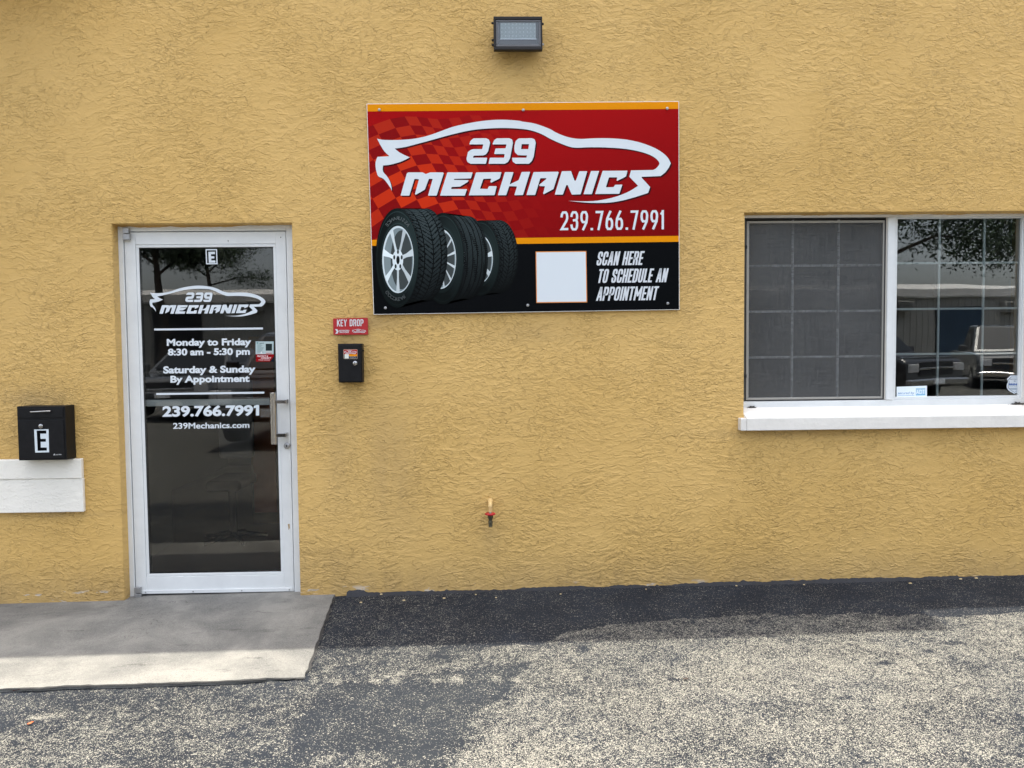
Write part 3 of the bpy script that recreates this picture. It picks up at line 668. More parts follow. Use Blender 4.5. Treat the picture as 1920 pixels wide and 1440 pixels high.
# lettering on the glass
WHT = (.64, .69, .72)
pr = Print(YG-.0004, .0002); sl_ = lambda y: (60-y)/59000
LX = lambda x, y: x
pr.poly([(385.4, 467), (407, 467), (408, 495.5), (386.4, 495.5)], WHT, 0, [[(387.6, 469.4), (404.9, 469.2), (405.8, 493.4), (388.6, 493.6)]])
EE = [(390.6, 472), (403.0, 472), (403.1, 476.6), (395.9, 476.7), (396, 480.4), (401.8, 480.4), (401.9, 484.6), (396.2, 484.7), (396.3, 488.3), (403.8, 488.2), (403.9, 492.6), (391.4, 492.8)]
pr.poly(EE, WHT, 0)
pr.build('unit_letter', M['sticker'], door)
pr = Print(YG-.0004, .0002); draw_logo(pr, 280.5, 535, 498, 593.5, WHT, 0); pr.build('logo_lettering', M['sticker'], door)
pr = Print(YG-.0004, .0002)
pr.quad(289, 616, 493, 619.6, WHT, 0, sl_(617)); pr.quad(293, 737, 495.5, 740.6, WHT, 0, -.013)
for t_, a0, a1, bs, cp, sp in (('Monday to Friday', 312.7, 471, 648.0, 12.4, -.009), ('8:30 am - 5:30 pm', 314.8, 468.6, 666, 12.2, -.009), ('Saturday & Sunday', 306, 479, 699.6, 12.6, -.011),
                           ('By Appointment', 319.5, 468, 717.0, 12.4, -.011), ('239.766.7991', 304.6, 486, 780.5, 18.8, -.013), ('239Mechanics.com', 324.4, 467.6, 803.8, 10.6, -.013)):
    pr.text(t_, a0, a1, bs, cp, WHT, 0, sp, 0, .040 if cp > 11 else .022)
pr.poly([(476.5, 760.6), (481, 759.6), (481, 764.5), (475.2, 765.5)], WHT, 1)
pr.build('opening_hours_lettering', M['sticker'], door)
# sticker on the door glass
pr = Print(YG-.0006, .00015); g_ = (.42, .52, .52); rd = lin('8e1016')
pr.quad(479.3, 640.2, 513, 664.4, g_, 0); pr.quad(479.8, 664, 513.6, 678, rd, 0); pr.poly([(513.6, 668), (513.6, 678), (506, 678)], (.01, .015, .02), 1)
pr.quad(498.2, 644.6, 510, 657.6, (.02, .03, .03), 1); pr.quad(498.5, 658.6, 510, 660.6, (.5, .5, .5), 1); pr.quad(498.5, 661.6, 510, 663.4, (.45, .2, .2), 1)
pr.poly([(488, 662), (490.5, 658), (492, 663)], (.8, .8, .8), 1)
pr.text('Lojack', 484.8, 495.2, 644.4, 2.4, (.03, .08, .08), 1, 0, .1, .02); pr.quad(481.3, 641.6, 483.8, 644.6, (.10, .25, .25), 1)
for i in range(9): pr.quad(482.4, 646+i*1.75, 482.4+random.uniform(7, 12.5), 646.6+i*1.75, (.12, .18, .18), 1)
pr.text('PROTECT &', 482.3, 503, 669.2, 3.0, (.8, .62, .62), 2, .01, .15, .03); pr.text('CONNECT', 489, 508.6, 672.8, 2.9, (.8, .62, .62), 2, 0, .15, .03); pr.text('YOUR VEHICLE', 484.3, 506, 676.0, 2.0, (.7, .5, .5), 2, 0, .1, .02)
pr.build('glass_sticker', M['sticker'], door, 'grey and red sticker at the right edge of the door glass')
# worn paint chip and marks
chip = Print(yl-.0004); chip.poly([(539.5, 983), (543, 982), (543.5, 990), (541, 994), (540.5, 988)], (.38, .27, .15), 0); chip.build('paint_chip', M['sticker'], door); chip = Print(yl-.0004)
chip.poly([(427, 450), (428.2, 450), (428.4, 453.5), (427.4, 453.5)], (.05, .05, .05), 0); chip.build('paint_chip', M['sticker'], door); chip = Print(yl-.0004); chip.poly([(525.5, 444), (527, 443.6), (527.4, 446), (526, 446.4)], (.05, .05, .05), 0)
chip.build('paint_chip', M['sticker'], door)

# -------- window
YW = .085
win = empty('window', (2.3, YW, 1.6), parent=B); win.location = (2.3, YW, 1.6)
fr_t = Z(1600, 407.5, YW); fr_b = Z(1650, 750, YW)
b_ = MB()
b_.box(WX0-.01, WX1+.01, YW, YW+.08, fr_t, WZ1+.02)                       # head
b_.box(WX0-.01, WX1+.01, YW+.001, YW+.08, WZ0-.01, fr_b)                   # bottom rail
b_.box(WX1-.05, WX1+.01, YW+.002, YW+.08, fr_b, fr_t)
b_.build('window_frame', M['white_metal'], win, bevel=.002)
mx0, mx1 = X(1662.5, 580, YW), X(1676.3, 580, YW)
MB().box(mx0, mx1, YW-.006, YW+.06, fr_b+.0005, fr_t-.0005).build('mullion', M['white_metal'], win, bevel=.003)
MB().box(mx0-.007, mx0-.0006, YW+.004, YW+.05, fr_b+.001, fr_t-.001).build('mullion_channel', M['beige_frame'], win, bevel=.001)
# left track + screen
tx = X(1399.5, 580, YW)
MB().box(WX0, tx, YW+.010, YW+.07, fr_b+.0006, fr_t-.0006).build('side_track', mat('dark_track', (.06, .06, .055), .6), win)
for py in (463, 705): MB().box(WX0+.001, tx+.004, YW+.002, YW+.0095, Z(1399, py+3, YW), Z(1399, py-3, YW)).build('screen_clip', M['gap'], win, bevel=.001)
sx0, sx1, sz0, sz1 = X(1399.8, 580, YW), X(1660.3, 580, YW), Z(1530, 749, YW), Z(1530, 413.2, YW)
b_ = MB(); ring_boxes(b_, sx0, sx1, sz0, sz1, .016, .016, .014, .014, YW+.006, YW+.020); b_.build('screen_frame', M['grey_frame'], win, bevel=.002)
b_ = MB(); ring_boxes(b_, sx0-.001, mx0-.0075, sz0-.004, fr_t-.0007, .001, .008, .003, .008, YW+.0045, YW+.045); b_.build('screen_channel', M['gap'], win)
mb_ = MB(); mb_.box(sx0+.0162, sx1-.0162, YW+.0125, YW+.0130, sz0+.0142, sz1-.0142); mb_.build('screen_mesh', M['screen'], win)
YP = YW+.045
MB().box(sx0-.01, mx0-.008, YP, YP+.005, fr_b+.002, fr_t-.002).build('glass_pane', M['window_glass'], win)
b_ = MB(); w_ = .0065; yb0, yb1 = YP-.014, YP-.004
vx = [X(1485.6, 580, YP-.01), X(1571.3, 580, YP-.01)]; hz_ = [Z(1530, y_, YP-.01) for y_ in (498, 583.5, 669)]
for x_ in vx: MB().box(x_-w_, x_+w_, yb0, yb1, fr_b+.003, fr_t-.003).build('muntin', M['muntin'], win, bevel=.002)
xc = [sx0+.001]+vx+[mx0-.009]
for z_ in hz_:
    for i in range(3): MB().box(xc[i]+(w_+.0005 if i else 0), xc[i+1]-(w_+.0005 if i < 2 else 0), yb0+.001, yb1-.001, z_-w_, z_+w_).build('muntin', M['muntin'], win, bevel=.002)
# right pane
YR = YW+.030; rx0 = X(1678, 580, YR); rx1 = WX1-.052; rz0, rz1 = Z(1800, 742.5, YR), Z(1800, 409.8, YR)
b_ = MB(); ring_boxes(b_, mx1+.0005, rx1+.0015, fr_b+.0006, fr_t-.0006, rx0-mx1, .006, rz0-fr_b, fr_t-rz1, YW+.012, YW+.045)
b_.build('fixed_sash', M['white_metal'], win, bevel=.0015)
MB().box(rx0-.0005, rx1-.004, YR, YR+.005, rz0-.0005, rz1+.0005).build('glass_pane', M['window_glass'], win)
vx = [X(1758.8, 580, YR+.02), X(1842.2, 580, YR+.02)]; hz_ = [Z(1800, y_, YR+.02) for y_ in (493, 578.7, 663)]
for x_ in vx: MB().box(x_-w_, x_+w_, YR+.012, YR+.022, rz0-.01, rz1+.01).build('muntin', M['muntin'], win, bevel=.002)
xc = [rx0-.004]+vx+[rx1]
for z_ in hz_:
    for i in range(3): MB().box(xc[i]+(w_+.0005 if i else 0), xc[i+1]-(w_+.0005 if i < 2 else 0), YR+.013, YR+.021, z_-w_, z_+w_).build('muntin', M['muntin'], win, bevel=.002)
# sill
sz = Z(1650, 781.5, -.055); sb = Z(1650, 804.5, -.055); slx = X(1389, 795, -.055)
b_ = MB(); b_.prism([(-.055, sb), (YW, sb), (YW, WZ0+.035), (-.055, sz)], WX0+.0005, WX1-.0005, 'x')
bm_ = b_.build('window_sill', M['sill'], win, bevel=.003)
MB().box(slx, WX0, -.055, -.0005, sb, sz).build('sill_end', M['sill'], win, bevel=.004)
MB().box(WX1, WX1+.09, -.055, -.0005, sb, sz).build('sill_end', M['sill'], win, bevel=.004)
# stickers on the glass
pr = Print(YR-.0005, .00015); wh = (.74, .82, .87)
pr.poly([(1681, 725.2), (1738, 723.2), (1738, 745), (1681.3, 745.8)], wh, 0); bl = lin('6f93b8')
pr.text('secured by', 1683.4, 1714.6, 739.2, 4.6, bl, 1, -.012, .2, .01); pr.quad(1683.8, 741.2, 1714.6, 741.8, bl, 1, -.008)
pr.quad(1717.2, 727.8, 1735, 741.6, lin('a5c4d8'), 1, -.02); pr.text('ADT', 1717.8, 1734, 738.8, 7.6, (.85, .9, .93), 2, -.02, 0, .0); pr.quad(1717.2, 739.6, 1735, 741.4, lin('6fa9cc'), 2, -.02)
pr.build('alarm_sticker', M['sticker'], win, 'white rectangular alarm sticker low on the right pane')
pr = Print(YR-.0005, .00015)
Q = lambda l: [(1870+x/16, 690+y/16) for x, y in l]
sh = [(395, 225), (655, 225), (755, 330), (722, 395), (722, 430), (752, 500), (748, 560), (700, 655), (620, 720), (535, 755), (510, 785), (485, 755), (400, 720), (320, 655), (285, 580), (285, 500), (318, 430), (318, 385), (285, 330)]
inn = [(520+(x-520)*.86, 490+(y-490)*.87) for x, y in sh]; inn2 = [(520+(x-520)*.80, 490+(y-490)*.82) for x, y in sh]
pr.poly(Q(sh), (.62, .68, .74), 0); pr.poly(Q(inn), (.05, .09, .16), 1); pr.poly(Q(inn2), (.55, .60, .64), 2)
pr.text('PROTECTED', 1893, 1913, 712, 2.0, (.04, .07, .12), 3, 0, 0, .02); pr.text('BY', 1901, 1905, 715.6, 1.9, (.04, .07, .12), 3, 0, 0, .02)
pr.text('BRINKS', 1891.8, 1914, 722.4, 3.6, lin('1c4f96'), 3, 0, 0, .05); pr.text('HOME SECURITY', 1891.8, 1913, 725, 1.6, (.2, .25, .3), 3); pr.quad(1892, 727.4, 1911, 731, (.32, .38, .44), 3)
pr.build('alarm_sticker', M['sticker'], win, 'silver shield shaped alarm sticker near the right edge')
def paint_edge(x0, x1, zt, y, parent):     # wall paint run onto the frame with a ragged lower edge
    s = MB(); x = x0; h = .006; i = 0
    while x < x1:
        h = max(.001, min(.013, h+random.uniform(-.0022, .0022)))
        s.v += [(x, y, zt), (x, y, zt-h)]
        if i: s.f.append((i*2-2, i*2-1, i*2+1, i*2))
        x += .012; i += 1
    s.build('paint_edge', mat('wall_paint_run', (.52, .33, .11), .6), parent)
paint_edge(WX0, WX1, WZ1+.002, YW-.0006, win); paint_edge(DX0, DX1, DZ1+.002, YD-.0006, door)
# clots of mud and dead leaves on the bottom rail
def clot(name, cxp, cyp, w, n, parent, spread=1.):
    s = MB(); x0, z0 = P(cxp, cyp, YW-.004)
    for i in range(n):
        a1 = random.gauss(0, .4)*w; z1 = random.gauss(0, .13)*w*spread*(1-min(.8, abs(a1)/w*.6))+.10*a1
        L = random.uniform(.004, .014); an = random.gauss(.25, .5); r = random.uniform(.0018, .0048)
        p = Vector((x0+a1, YW-.004-random.uniform(0, .006), z0+z1)); d = Vector((math.cos(an), random.uniform(-.3, .3), math.sin(an)))*L
        s.tube([p-d, p, p+d], [r*.4, r, r*.4], 5)
    return s.build(name, M['dirt'], parent)
clot('debris_clot', 1407, 767, .042, 150, win); clot('debris_clot', 1906, 760, .055, 200, win)

# ================================================================ SIGN
YS = -.022
sign = empty('company_sign', (.2, YS, 2.2), 'large red and black company sign with car outline logo and tyre picture', 'sign')
TL, TR, BR, BL = (687.2, 194.3), (1273.2, 189.6), (1274.2, 580.8), (700.4, 590)
def SP(u, v):                            # bilinear over the four measured corners
    return tuple((TL[i]*(1-u)+TR[i]*u)*(1-v)+(BL[i]*(1-u)+BR[i]*u)*v for i in (0, 1))
q = [P(*c, YS) for c in (BL, BR, TR, TL)]
b_ = MB(); b_.prism(q, YS, -.006); b_.build('panel', mat('panel_edge', (.75, .74, .72), .4), sign, bevel=.0012)
RED, DRED, BLK, ORG = lin('9c090c'), lin('620306'), (.0016, .0022, .003), lin('dc8b08')
pr = Print(YS-.0006, .0002)
inset = .0018
def sq(u0, v0, u1, v1, c, l, nu=1, nv=1, fn=None):
    for i in range(nu):
        for j in range(nv):
            a0, a1 = u0+(u1-u0)*i/nu, u0+(u1-u0)*(i+1)/nu; b0, b1 = v0+(v1-v0)*j/nv, v0+(v1-v0)*(j+1)/nv
            pr.raw([SP(a0, b0), SP(a1, b0), SP(a1, b1), SP(a0, b1)], [(0, 1, 2, 3)], fn((a0+a1)/2, (b0+b1)/2) if fn else c, l)
VO1, VR, VO2 = .037, .6455, .674
sq(inset, inset*1.5, 1-inset, VO1, ORG, 0)
def redf(u, v):
    k = max(0., min(1., (v-.15)*1.1+(u-.55)*.55)); w = max(0, 1-math.hypot((u-.55)/.5, (v-.2)/.3))
    return tuple(RED[i]*(1-k)+DRED[i]*k for i in (0, 1, 2))
sq(inset, VO1, 1-inset, VR, None, 0, 60, 40, redf)
sq(inset, VR, 1-inset, VO2, ORG, 0)
sq(inset, VO2, 1-inset, 1-inset*1.5, BLK, 0)
pr.build('sign_background', M['print'], sign)
# waving chequered flag
pr = Print(YS-.0008, .0002)
tops = [(-560, 560), (-340, 440), (-130, 345), (60, 275), (255, 205), (425, 175), (565, 178), (690, 195), (810, 208), (935, 200), (1060, 185), (1180, 160), (1300, 165), (1420, 190), (1540, 200), (1660, 195), (1780, 180)]
def node(i, j):
    x, y = tops[i]; return (690+(x+62.5*j+1.0*j*max(0, 4-i))/6.194, 190+(y+(108 if i > 3 else 108+4*(3-i))*j*(1-.0*j)+8*math.sin(i*.9+j*.5)*min(j, 2)/2)/6.194)
def lx(py): t = (py-TL[1])/(BL[1]-TL[1]); return TL[0]+(BL[0]-TL[0])*t+1.3
def clip(poly, fn):
    out = []; n = len(poly)
    for i in range(n):
        a_, b_ = poly[i-1], poly[i]; fa, fb_ = fn(a_), fn(b_)
        if (fa >= 0) != (fb_ >= 0): t = fa/(fa-fb_); out.append(tuple(a_[k]+(b_[k]-a_[k])*t for k in (0, 1)))
        if fb_ >= 0: out.append(b_)
    return out
vr_y = lambda x: SP((x-690)/580, VR)[1]
for i in range(len(tops)-1):
    for j in range(13):
        pl = [node(i, j), node(i+1, j), node(i+1, j+1), node(i, j+1)]
        pl = clip(pl, lambda p: p[0]-lx(p[1])); pl = clip(pl, lambda p: vr_y(p[0])-p[1]) if pl else pl
        if len(pl) < 3: continue
        mxp = sum(p[0] for p in pl)/len(pl); myp = sum(p[1] for p in pl)/len(pl)
        fade = max(0, min(1, (985-mxp+(myp-250)*.25)/240))*max(.0, min(1, (mxp-640)/70))
        base = redf((mxp-690)/580, (myp-192)/395)
        if (i+j) % 2 == 1: hot = math.exp(-((mxp-790)/110)**2-((myp-350)/75)**2); tgt = tuple(lin('a82715')[k]*(1-hot)+lin('cc3410')[k]*hot for k in (0, 1, 2)); f_ = fade
        else: tgt = lin('790a0c'); f_ = fade*.8
        pr.raw(pl, [tuple(range(len(pl)))], tuple(base[k]*(1-f_)+tgt[k]*f_ for k in (0, 1, 2)), 0)
pr.build('chequered_flag_print', M['print'], sign)
pr = Print(YS-.0012, .0002)
draw_logo(pr, 704.3+2.2, 223+2.6, 1257.8+2.6, 381+2.4, (.035, .004, .006), 0)
draw_logo(pr, 704.3, 223, 1257.8, 381, WHT, 1)
pr.build('logo_print', M['print'], sign)
pr = Print(YS-.0012, .0002)
pr.stroke_text('239.766.7991', 1051, 1247, 432.4, 36.0, WHT, .118, 1, -.013, 0, .12, .44)
pr.build('phone_number_print', M['print'], sign); pr = Print(YS-.0012, .0002)
for t_, a0, a1, bs in (('SCAN HERE', 1117.5, 1209, 497.8), ('TO SCHEDULE AN', 1119, 1254.0, 530.6), ('APPOINTMENT', 1117.5, 1236, 564)):
    pr = Print(YS-.0012, .0002); pr.stroke_text(t_, a0, a1, bs, 26.0, (.60, .63, .66), .135, 1, -.012, .20, .055, .40); pr.build('slogan_print', M['print'], sign)
pr = Print(YS-.0012, .0002)
pr.poly([(1004.2, 471.6), (1099.4, 470.6), (1101, 567), (1005.6, 568)], lin('d98a4a'), 0); pr.poly([(1005.8, 473.2), (1098, 472.2), (1099.4, 565.4), (1007, 566.4)], WHT, 1)
pr.build('blank_code_panel', M['print'], sign)
# three tyres, printed
pr = Print(YS-.0012, .0002)
VV = lambda x, y: (680+x/6.194, 370+y/6.194)
def tyre(S0, Ro, Rim, S1, R1, kind, layer, lum):
    (ax, ay), (arx, ary) = S0, Ro; (bx_, by_), (brx, bry) = S1, R1; (rx_, ry_), (rrx, rry) = Rim
    nt_, ns = 150, 26
    for k in range(nt_):
        t0 = math.radians(-100+200*k/nt_); t1 = math.radians(-100+200*(k+1)/nt_)
        for j in range(ns):
            s0, s1 = j/ns, (j+1)/ns
            pt = lambda s, t: VV(ax+(bx_-ax)*s+(arx+(brx-arx)*s)*math.cos(t), ay+(by_-ay)*s-(ary+(bry-ary)*s)*math.sin(t))
            t = (t0+t1)/2; s = (s0+s1)/2; sh = .32+.68*max(0, math.sin(t*.9+.35))**1.2; edge = 1-.65*abs(2*s-1)**4
            if t < -.3: sh *= max(.12, 1+(t+.3)*.9)
            if kind == 0:
                w = abs(s-.52); gr = (math.sin(t*62-w*34) > .62) or abs(s-.52) < .025 or abs(s-.22) < .018 or (abs(s-.80) < .018) or math.sin(t*120) > .9 and w > .3
            else:
                gr = min(abs(s-c) for c in (.14, .36, .55, .75, .9)) < .017 or (math.sin(t*140+s*9) > .8 and int(s*5) % 2 == 0)
            v = .055*sh*edge*lum*(.10 if gr else 1.)*(.8+.4*((k*7+j*3) % 5)/5)
            v = max(v, .0026); pr.raw([pt(s0, t0), pt(s1, t0), pt(s1, t1), pt(s0, t1)], [(0, 1, 2, 3)], (v*.72, v*.98, v*1.02), layer)
    # side wall, ring by ring out to the rim
    rings = 18; na = 72
    for r in range(rings):
        f0, f1 = r/rings, (r+1)/rings
        for k in range(na):
            a0, a1 = 2*math.pi*k/na, 2*math.pi*(k+1)/na; am = (a0+a1)/2
            pt = lambda f, an: VV(ax+(rx_-ax)*f+(arx+(rrx-arx)*f)*math.cos(an), ay+(ry_-ay)*f-(ary+(rry-ary)*f)*math.sin(an))
            v = .006+.022*max(0, math.cos(am-.4))*(.4+.6*math.sin(f0*3.1))+(.022 if r in (3, 15) else 0)*max(.15, math.sin(am)*.5+.5)+(.006 if r > 12 else 0)
            v *= lum
            pr.raw([pt(f0, a0), pt(f0, a1), pt(f1, a1), pt(f1, a0)], [(0, 1, 2, 3)], (v*.62, v, v*.98), layer+1)
    # rim
    def ell(cx_, cy_, rx2, ry2, col, l, n=48): pr.raw([VV(cx_+rx2*math.cos(2*math.pi*i/n), cy_-ry2*math.sin(2*math.pi*i/n)) for i in range(n)], [tuple(range(n))], col, l)
    ell(rx_, ry_, rrx, rry, (.58, .66, .68), layer+2); ell(rx_+6, ry_+4, rrx*.93, rry*.95, (.20, .25, .26), layer+3)
    ell(rx_+rrx*.22, ry_+4, rrx*.68, rry*.88, (.05, .06, .06), layer+4)
    n_sp = 7 if kind == 0 else 12
    for i in range(n_sp):
        an = 2*math.pi*(i+.25)/n_sp+(.0 if kind == 0 else .1); w0, w1 = ((.21, .11) if kind == 0 else (.10, .05))
        p = []
        for (f, da) in ((.97, -w1*1.05), (.97, w1*1.05), (.55, w1*.95), (.16, w0*2), (.16, -w0*2), (.55, -w1*.95)): p.append(VV(rx_+rrx*f*math.cos(an+da), ry_-rry*f*math.sin(an+da)))
        c = .70-.18*math.sin(an*1.5); pr.raw(p, [tuple(range(6))], (c*.88, c*.98, c), layer+5)
    ell(rx_-2, ry_+6, rrx*.34, rry*.31, (.66, .73, .75), layer+6)
    if kind == 0:
        for i in range(5):
            an = 2*math.pi*i/5+math.pi/2; ell(rx_+rrx*.25*math.cos(an), ry_+4-rry*.24*math.sin(an), 12, 26, (.03, .04, .04), layer+7, 12)
        ell(rx_, ry_+6, 20, 50, (.01, .012, .012), layer+7, 16)
tyre((1370, 705), (222, 438), ((1340, 715), (172, 292)), (1590, 690), (215, 425), 0, 0, .8)
tyre((935, 712), (245, 532), ((905, 715), (180, 348)), (1220, 700), (235, 482), 1, 9, .85)
tyre((400, 705), (250, 578), ((410, 722), (183, 390)), (740, 665), (245, 535), 0, 18, 1.15)
tx_, ty_ = VV(405, 712)
pr.arc('ASSURANCE', tx_, ty_, 218/6.194, 468/6.194, 52, 128, 9, (.085, .10, .10), 27)
pr.arc('GOODYEAR', tx_, ty_, 214/6.194, 468/6.194, -128, -66, 9, (.07, .08, .08), 27)
pr.build('tyre_picture', M['print'], sign)
for (px, py) in ((711.5, 206.5), (981, 207), (1250.5, 204), (723, 577.5), (989.5, 572.5), (1251.5, 569)):
    x_, z_ = P(px, py, YS)
    MB().tube([(x_, YS-.0065, z_), (x_, YS-.009, z_), (x_, YS-.011, z_)], [.0085, .0075, .003], 14).build('screw', M['zinc'], sign, smooth=True)

# ================================================================ KEY DROP SIGN + BOX
YK = -.012
ks = empty('key_drop_sign', (-.86, YK, 1.6), 'small red KEY DROP sign on the yellow wall', 'sign')
K = lambda x, y: (620+x/25.26, 592+y/25.26)
c4 = [K(108, 130), K(1755, 95), K(1770, 895), K(130, 912)]
MB().prism([P(*c, YK) for c in (c4[3], c4[2], c4[1], c4[0])], YK, -.005).build('plate', mat('plate_red', lin('a5141c'), .4), ks, bevel=.001)
pr = Print(YK-.0005, .0002); KW = (.62, .64, .66)
pr.stroke_text('KEY DROP', 631.8, 681.4, 612, 12.8, KW, .135, 1, -.012, 0, .09, .42)
pr.poly([K(205, 635), K(310, 635), K(378, 735), K(325, 850), K(222, 850), K(285, 740)], KW, 1)
pr.text('KEYWORD', 635.8, 655.0, 621.4, 2.7, KW, 1, -.01, 0, .03); pr.text('MOTORS', 637, 654.0, 624.2, 2.3, KW, 1, -.01, 0, .03)
draw_logo(pr, 660.2, 616.8, 686.2, 624.4, KW, 1); pr.build('sign_print', M['sticker'], ks)
kb = empty('key_drop_box', (-.86, -.03, 1.4), 'narrow black steel key drop box below the red sign', 'drop box')
YB = -.075
x0, x1 = X(633.4, 681, YB), X(678.6, 681, YB); z0, z1 = Z(657, 717.5, YB), Z(657, 644.2, YB)
MB().box(x0, x1, YB+.010, -.002, z0, z1).build('box_body', M['black_metal'], kb, bevel=.003)
MB().box(x0+.006, x1-.006, YB, YB+.0095, z0+.006, z1-.006).build('box_door', M['black_metal'], kb, bevel=.003)
MB().box(x1+.0003, x1+.006, YB+.03, YB+.05, z1-.045, z1-.036).build('hinge', M['black_metal'], kb)
x_, z_ = P(666.2, 681, YB)
MB().tube([(x_, YB-.0005, z_), (x_, YB-.006, z_), (x_, YB-.008, z_)], [.0125, .0125, .009], 20).build('lock', M['steel'], kb, smooth=True)
H = lambda x, y: (636+x/34.3, 648+y/34.3)
pr = Print(YB-.0005, .0002); cr = lin('e0a090')
pr.poly(round_poly([H(275, 245), H(1170, 245), H(1175, 855), H(275, 855)], 1.2), (.55, .42, .32), 0)
pr.poly(round_poly([H(295, 265), H(1155, 265), H(1155, 560), H(295, 560)], .8), lin('a51c18'), 1); pr.poly([H(295, 560), H(1155, 560), H(1155, 835), H(295, 835)], BLK, 1)
pr.poly([H(620, 565), H(1160, 555), H(1160, 680), H(620, 685)], lin('d98a20'), 2); pr.poly([H(345, 545), H(615, 545), H(615, 825), H(345, 825)], (.66, .68, .62), 3)
draw_logo(pr, *H(325, 290), *H(1125, 545), KW, 2)
pr.text('239.766.7991', *[H(650, 0)[0], H(1100, 0)[0]], H(0, 752)[1], 1.1, KW, 2, 0, 0, .03); pr.text('239Mechanics.com', H(710, 0)[0], H(1060, 0)[0], H(0, 815)[1], .9, (.4, .4, .4), 2, 0, 0, .02)
pr.build('box_sticker', M['sticker'], kb)

# ================================================================ LETTER BOX
lb = empty('letter_box', (-2.45, -.05, 1.0), 'black steel letter box marked E left of the door', 'mailbox')
YL = -.105
A = lambda x, y: (x/6., 740+y/6.)
x0, x1 = X(32.6, 812, YL), X(122.8, 812, YL); z0, z1 = Z(78, 863, YL), Z(78, 761.8, YL)
MB().box(x0, x1, YL+.004, -.002, z0, z1).build('box_body', M['black_metal'], lb, bevel=.002)
d0, d1 = X(35.4, 812, YL), X(119.8, 812, YL)
MB().box(d0, d1, YL, YL+.0035, Z(78, 783.2, YL), Z(78, 764.8, YL)).build('slot_flap', M['black_metal'], lb, bevel=.0015)
MB().box(d0, d1, YL-.0005, YL+.0035, Z(78, 860, YL), Z(78, 787.6, YL)).build('box_door', M['black_metal'], lb, bevel=.0015)
ha, hb = P(56.5, 772.3, YL-.012), P(94, 770.8, YL-.012)
MB().tube([(ha[0], YL, ha[1]), (ha[0]+.002, YL-.011, ha[1]), (ha[0]+.008, YL-.014, ha[1]), (hb[0]-.008, YL-.014, hb[1]), (hb[0]-.002, YL-.011, hb[1]), (hb[0], YL, hb[1])], .0042, 10).build('flap_handle', M['steel'], lb, smooth=True)
x_, z_ = P(77.4, 799, YL)
MB().tube([(x_, YL-.0006, z_), (x_, YL-.006, z_), (x_, YL-.008, z_)], [.012, .012, .008], 18).build('lock', M['steel'], lb, smooth=True)
pr = Print(YL-.001, .0002)
pr.poly([A(383, 392), A(546, 388), A(553, 648), A(396, 652)], (.60, .66, .69), 0)
pr.poly([A(412, 404), A(520, 402), A(521, 437), A(452, 439), A(456, 497), A(515, 496), A(516, 529), A(457, 530), A(459, 595), A(526, 594), A(527, 628), A(424, 632)], BLK, 1)
pr.poly([A(594, 690), A(612, 660), A(622, 684), A(606, 678)], (.5, .5, .5), 0)
pr.text('AdirOffice', A(624, 0)[0], A(692, 0)[0], A(0, 680)[1], 2.0, (.45, .45, .45), 0, -.02, 0, .02)
pr.build('letter_sticker', M['sticker'], lb)

# ================================================================ WALL LAMP
wl = empty('wall_lamp', (.13, -.05, 3.2), 'dark bronze rectangular wall lamp above the sign', 'lamp')
C = lambda x, y: (900+x/13.714, 10+y/13.714)
YA = -.105
x0, x1 = X(925.4, 62, YA), X(1017.2, 62, YA); z0, z1 = Z(971, 95, YA), Z(971, 30.2, YA)
MB().box(x0+.012, x1-.012, -.054, -.001, z0+.04, z1-.015).build('back_box', M['bronze'], wl, bevel=.004)
b_ = MB(); b_.prism([(YA+.03, z0+.006), (-.055, z0+.012), (-.055, z1), (YA+.03, z1)], x0, x1, 'x'); b_.box(x0, x1, YA+.02, YA+.0295, z0+.006, z1)
b_.build('housing', M['bronze'], wl, bevel=.004)
gx0_, gx1_ = X(929.5, 62, YA), X(1014.8, 62, YA); gz0_, gz1_ = Z(971, 87.5, YA), Z(971, 36.2, YA)
b_ = MB(); ring_boxes(b_, x0+.0005, x1-.0005, z0+.0055, z1-.0005, gx0_-x0, x1-gx1_, gz0_-z0-.006, z1-gz1_, YA, YA+.0195); b_.build('front_frame', M['bronze'], wl, bevel=.003)
b_ = MB(); ring_boxes(b_, gx0_+.001, gx1_-.001, gz0_+.001, gz1_-.001, .013, .013, .012, .011, YA+.003, YA+.019); b_.build('bezel', M['bezel'], wl, bevel=.003)
ox, px_, oz, pz = gx0_+.0145, gx1_-.0145, gz0_+.0135, gz1_-.0125
# reflector pan: angled sides down to the diode board
ix, jx, iz, jz = X(938.3, 55, YA), X(1005, 55, YA), Z(971, 72, YA), Z(971, 40.5, YA)
v = [(ox, YA+.006, oz), (px_, YA+.006, oz), (px_, YA+.006, pz), (ox, YA+.006, pz), (ix, YA+.0185, iz), (jx, YA+.0185, iz), (jx, YA+.0185, jz), (ix, YA+.0185, jz)]
s_ = MB(); s_.v = v; s_.f = [(0, 1, 5, 4), (1, 2, 6, 5), (2, 3, 7, 6), (3, 0, 4, 7)]; s_.build('reflector', mat('reflector_side', (.16, .155, .15), .3, .5), wl)
MB().box(ix, jx, YA+.013, YA+.0183, iz+.003, jz).build('diode_board', mat('led_board', (.46, .52, .54), .4, noise=(120, .25)), wl)
l_ = MB()
for r in range(4):
    for c in range(10): xx = ix+.008+(jx-ix-.016)*c/9; zz = iz+.018+(jz-iz-.026)*r/3; l_.box(xx-.0022, xx+.0022, YA+.0115, YA+.0129, zz-.0022, zz+.0022)
o_ = l_.build('diode', M['vinyl'], wl); o_['kind'] = 'stuff'
MB().box(ix-.003, jx+.003, YA+.010, YA+.0128, iz-.001, iz+.003).build('board_edge', M['reflector'], wl)
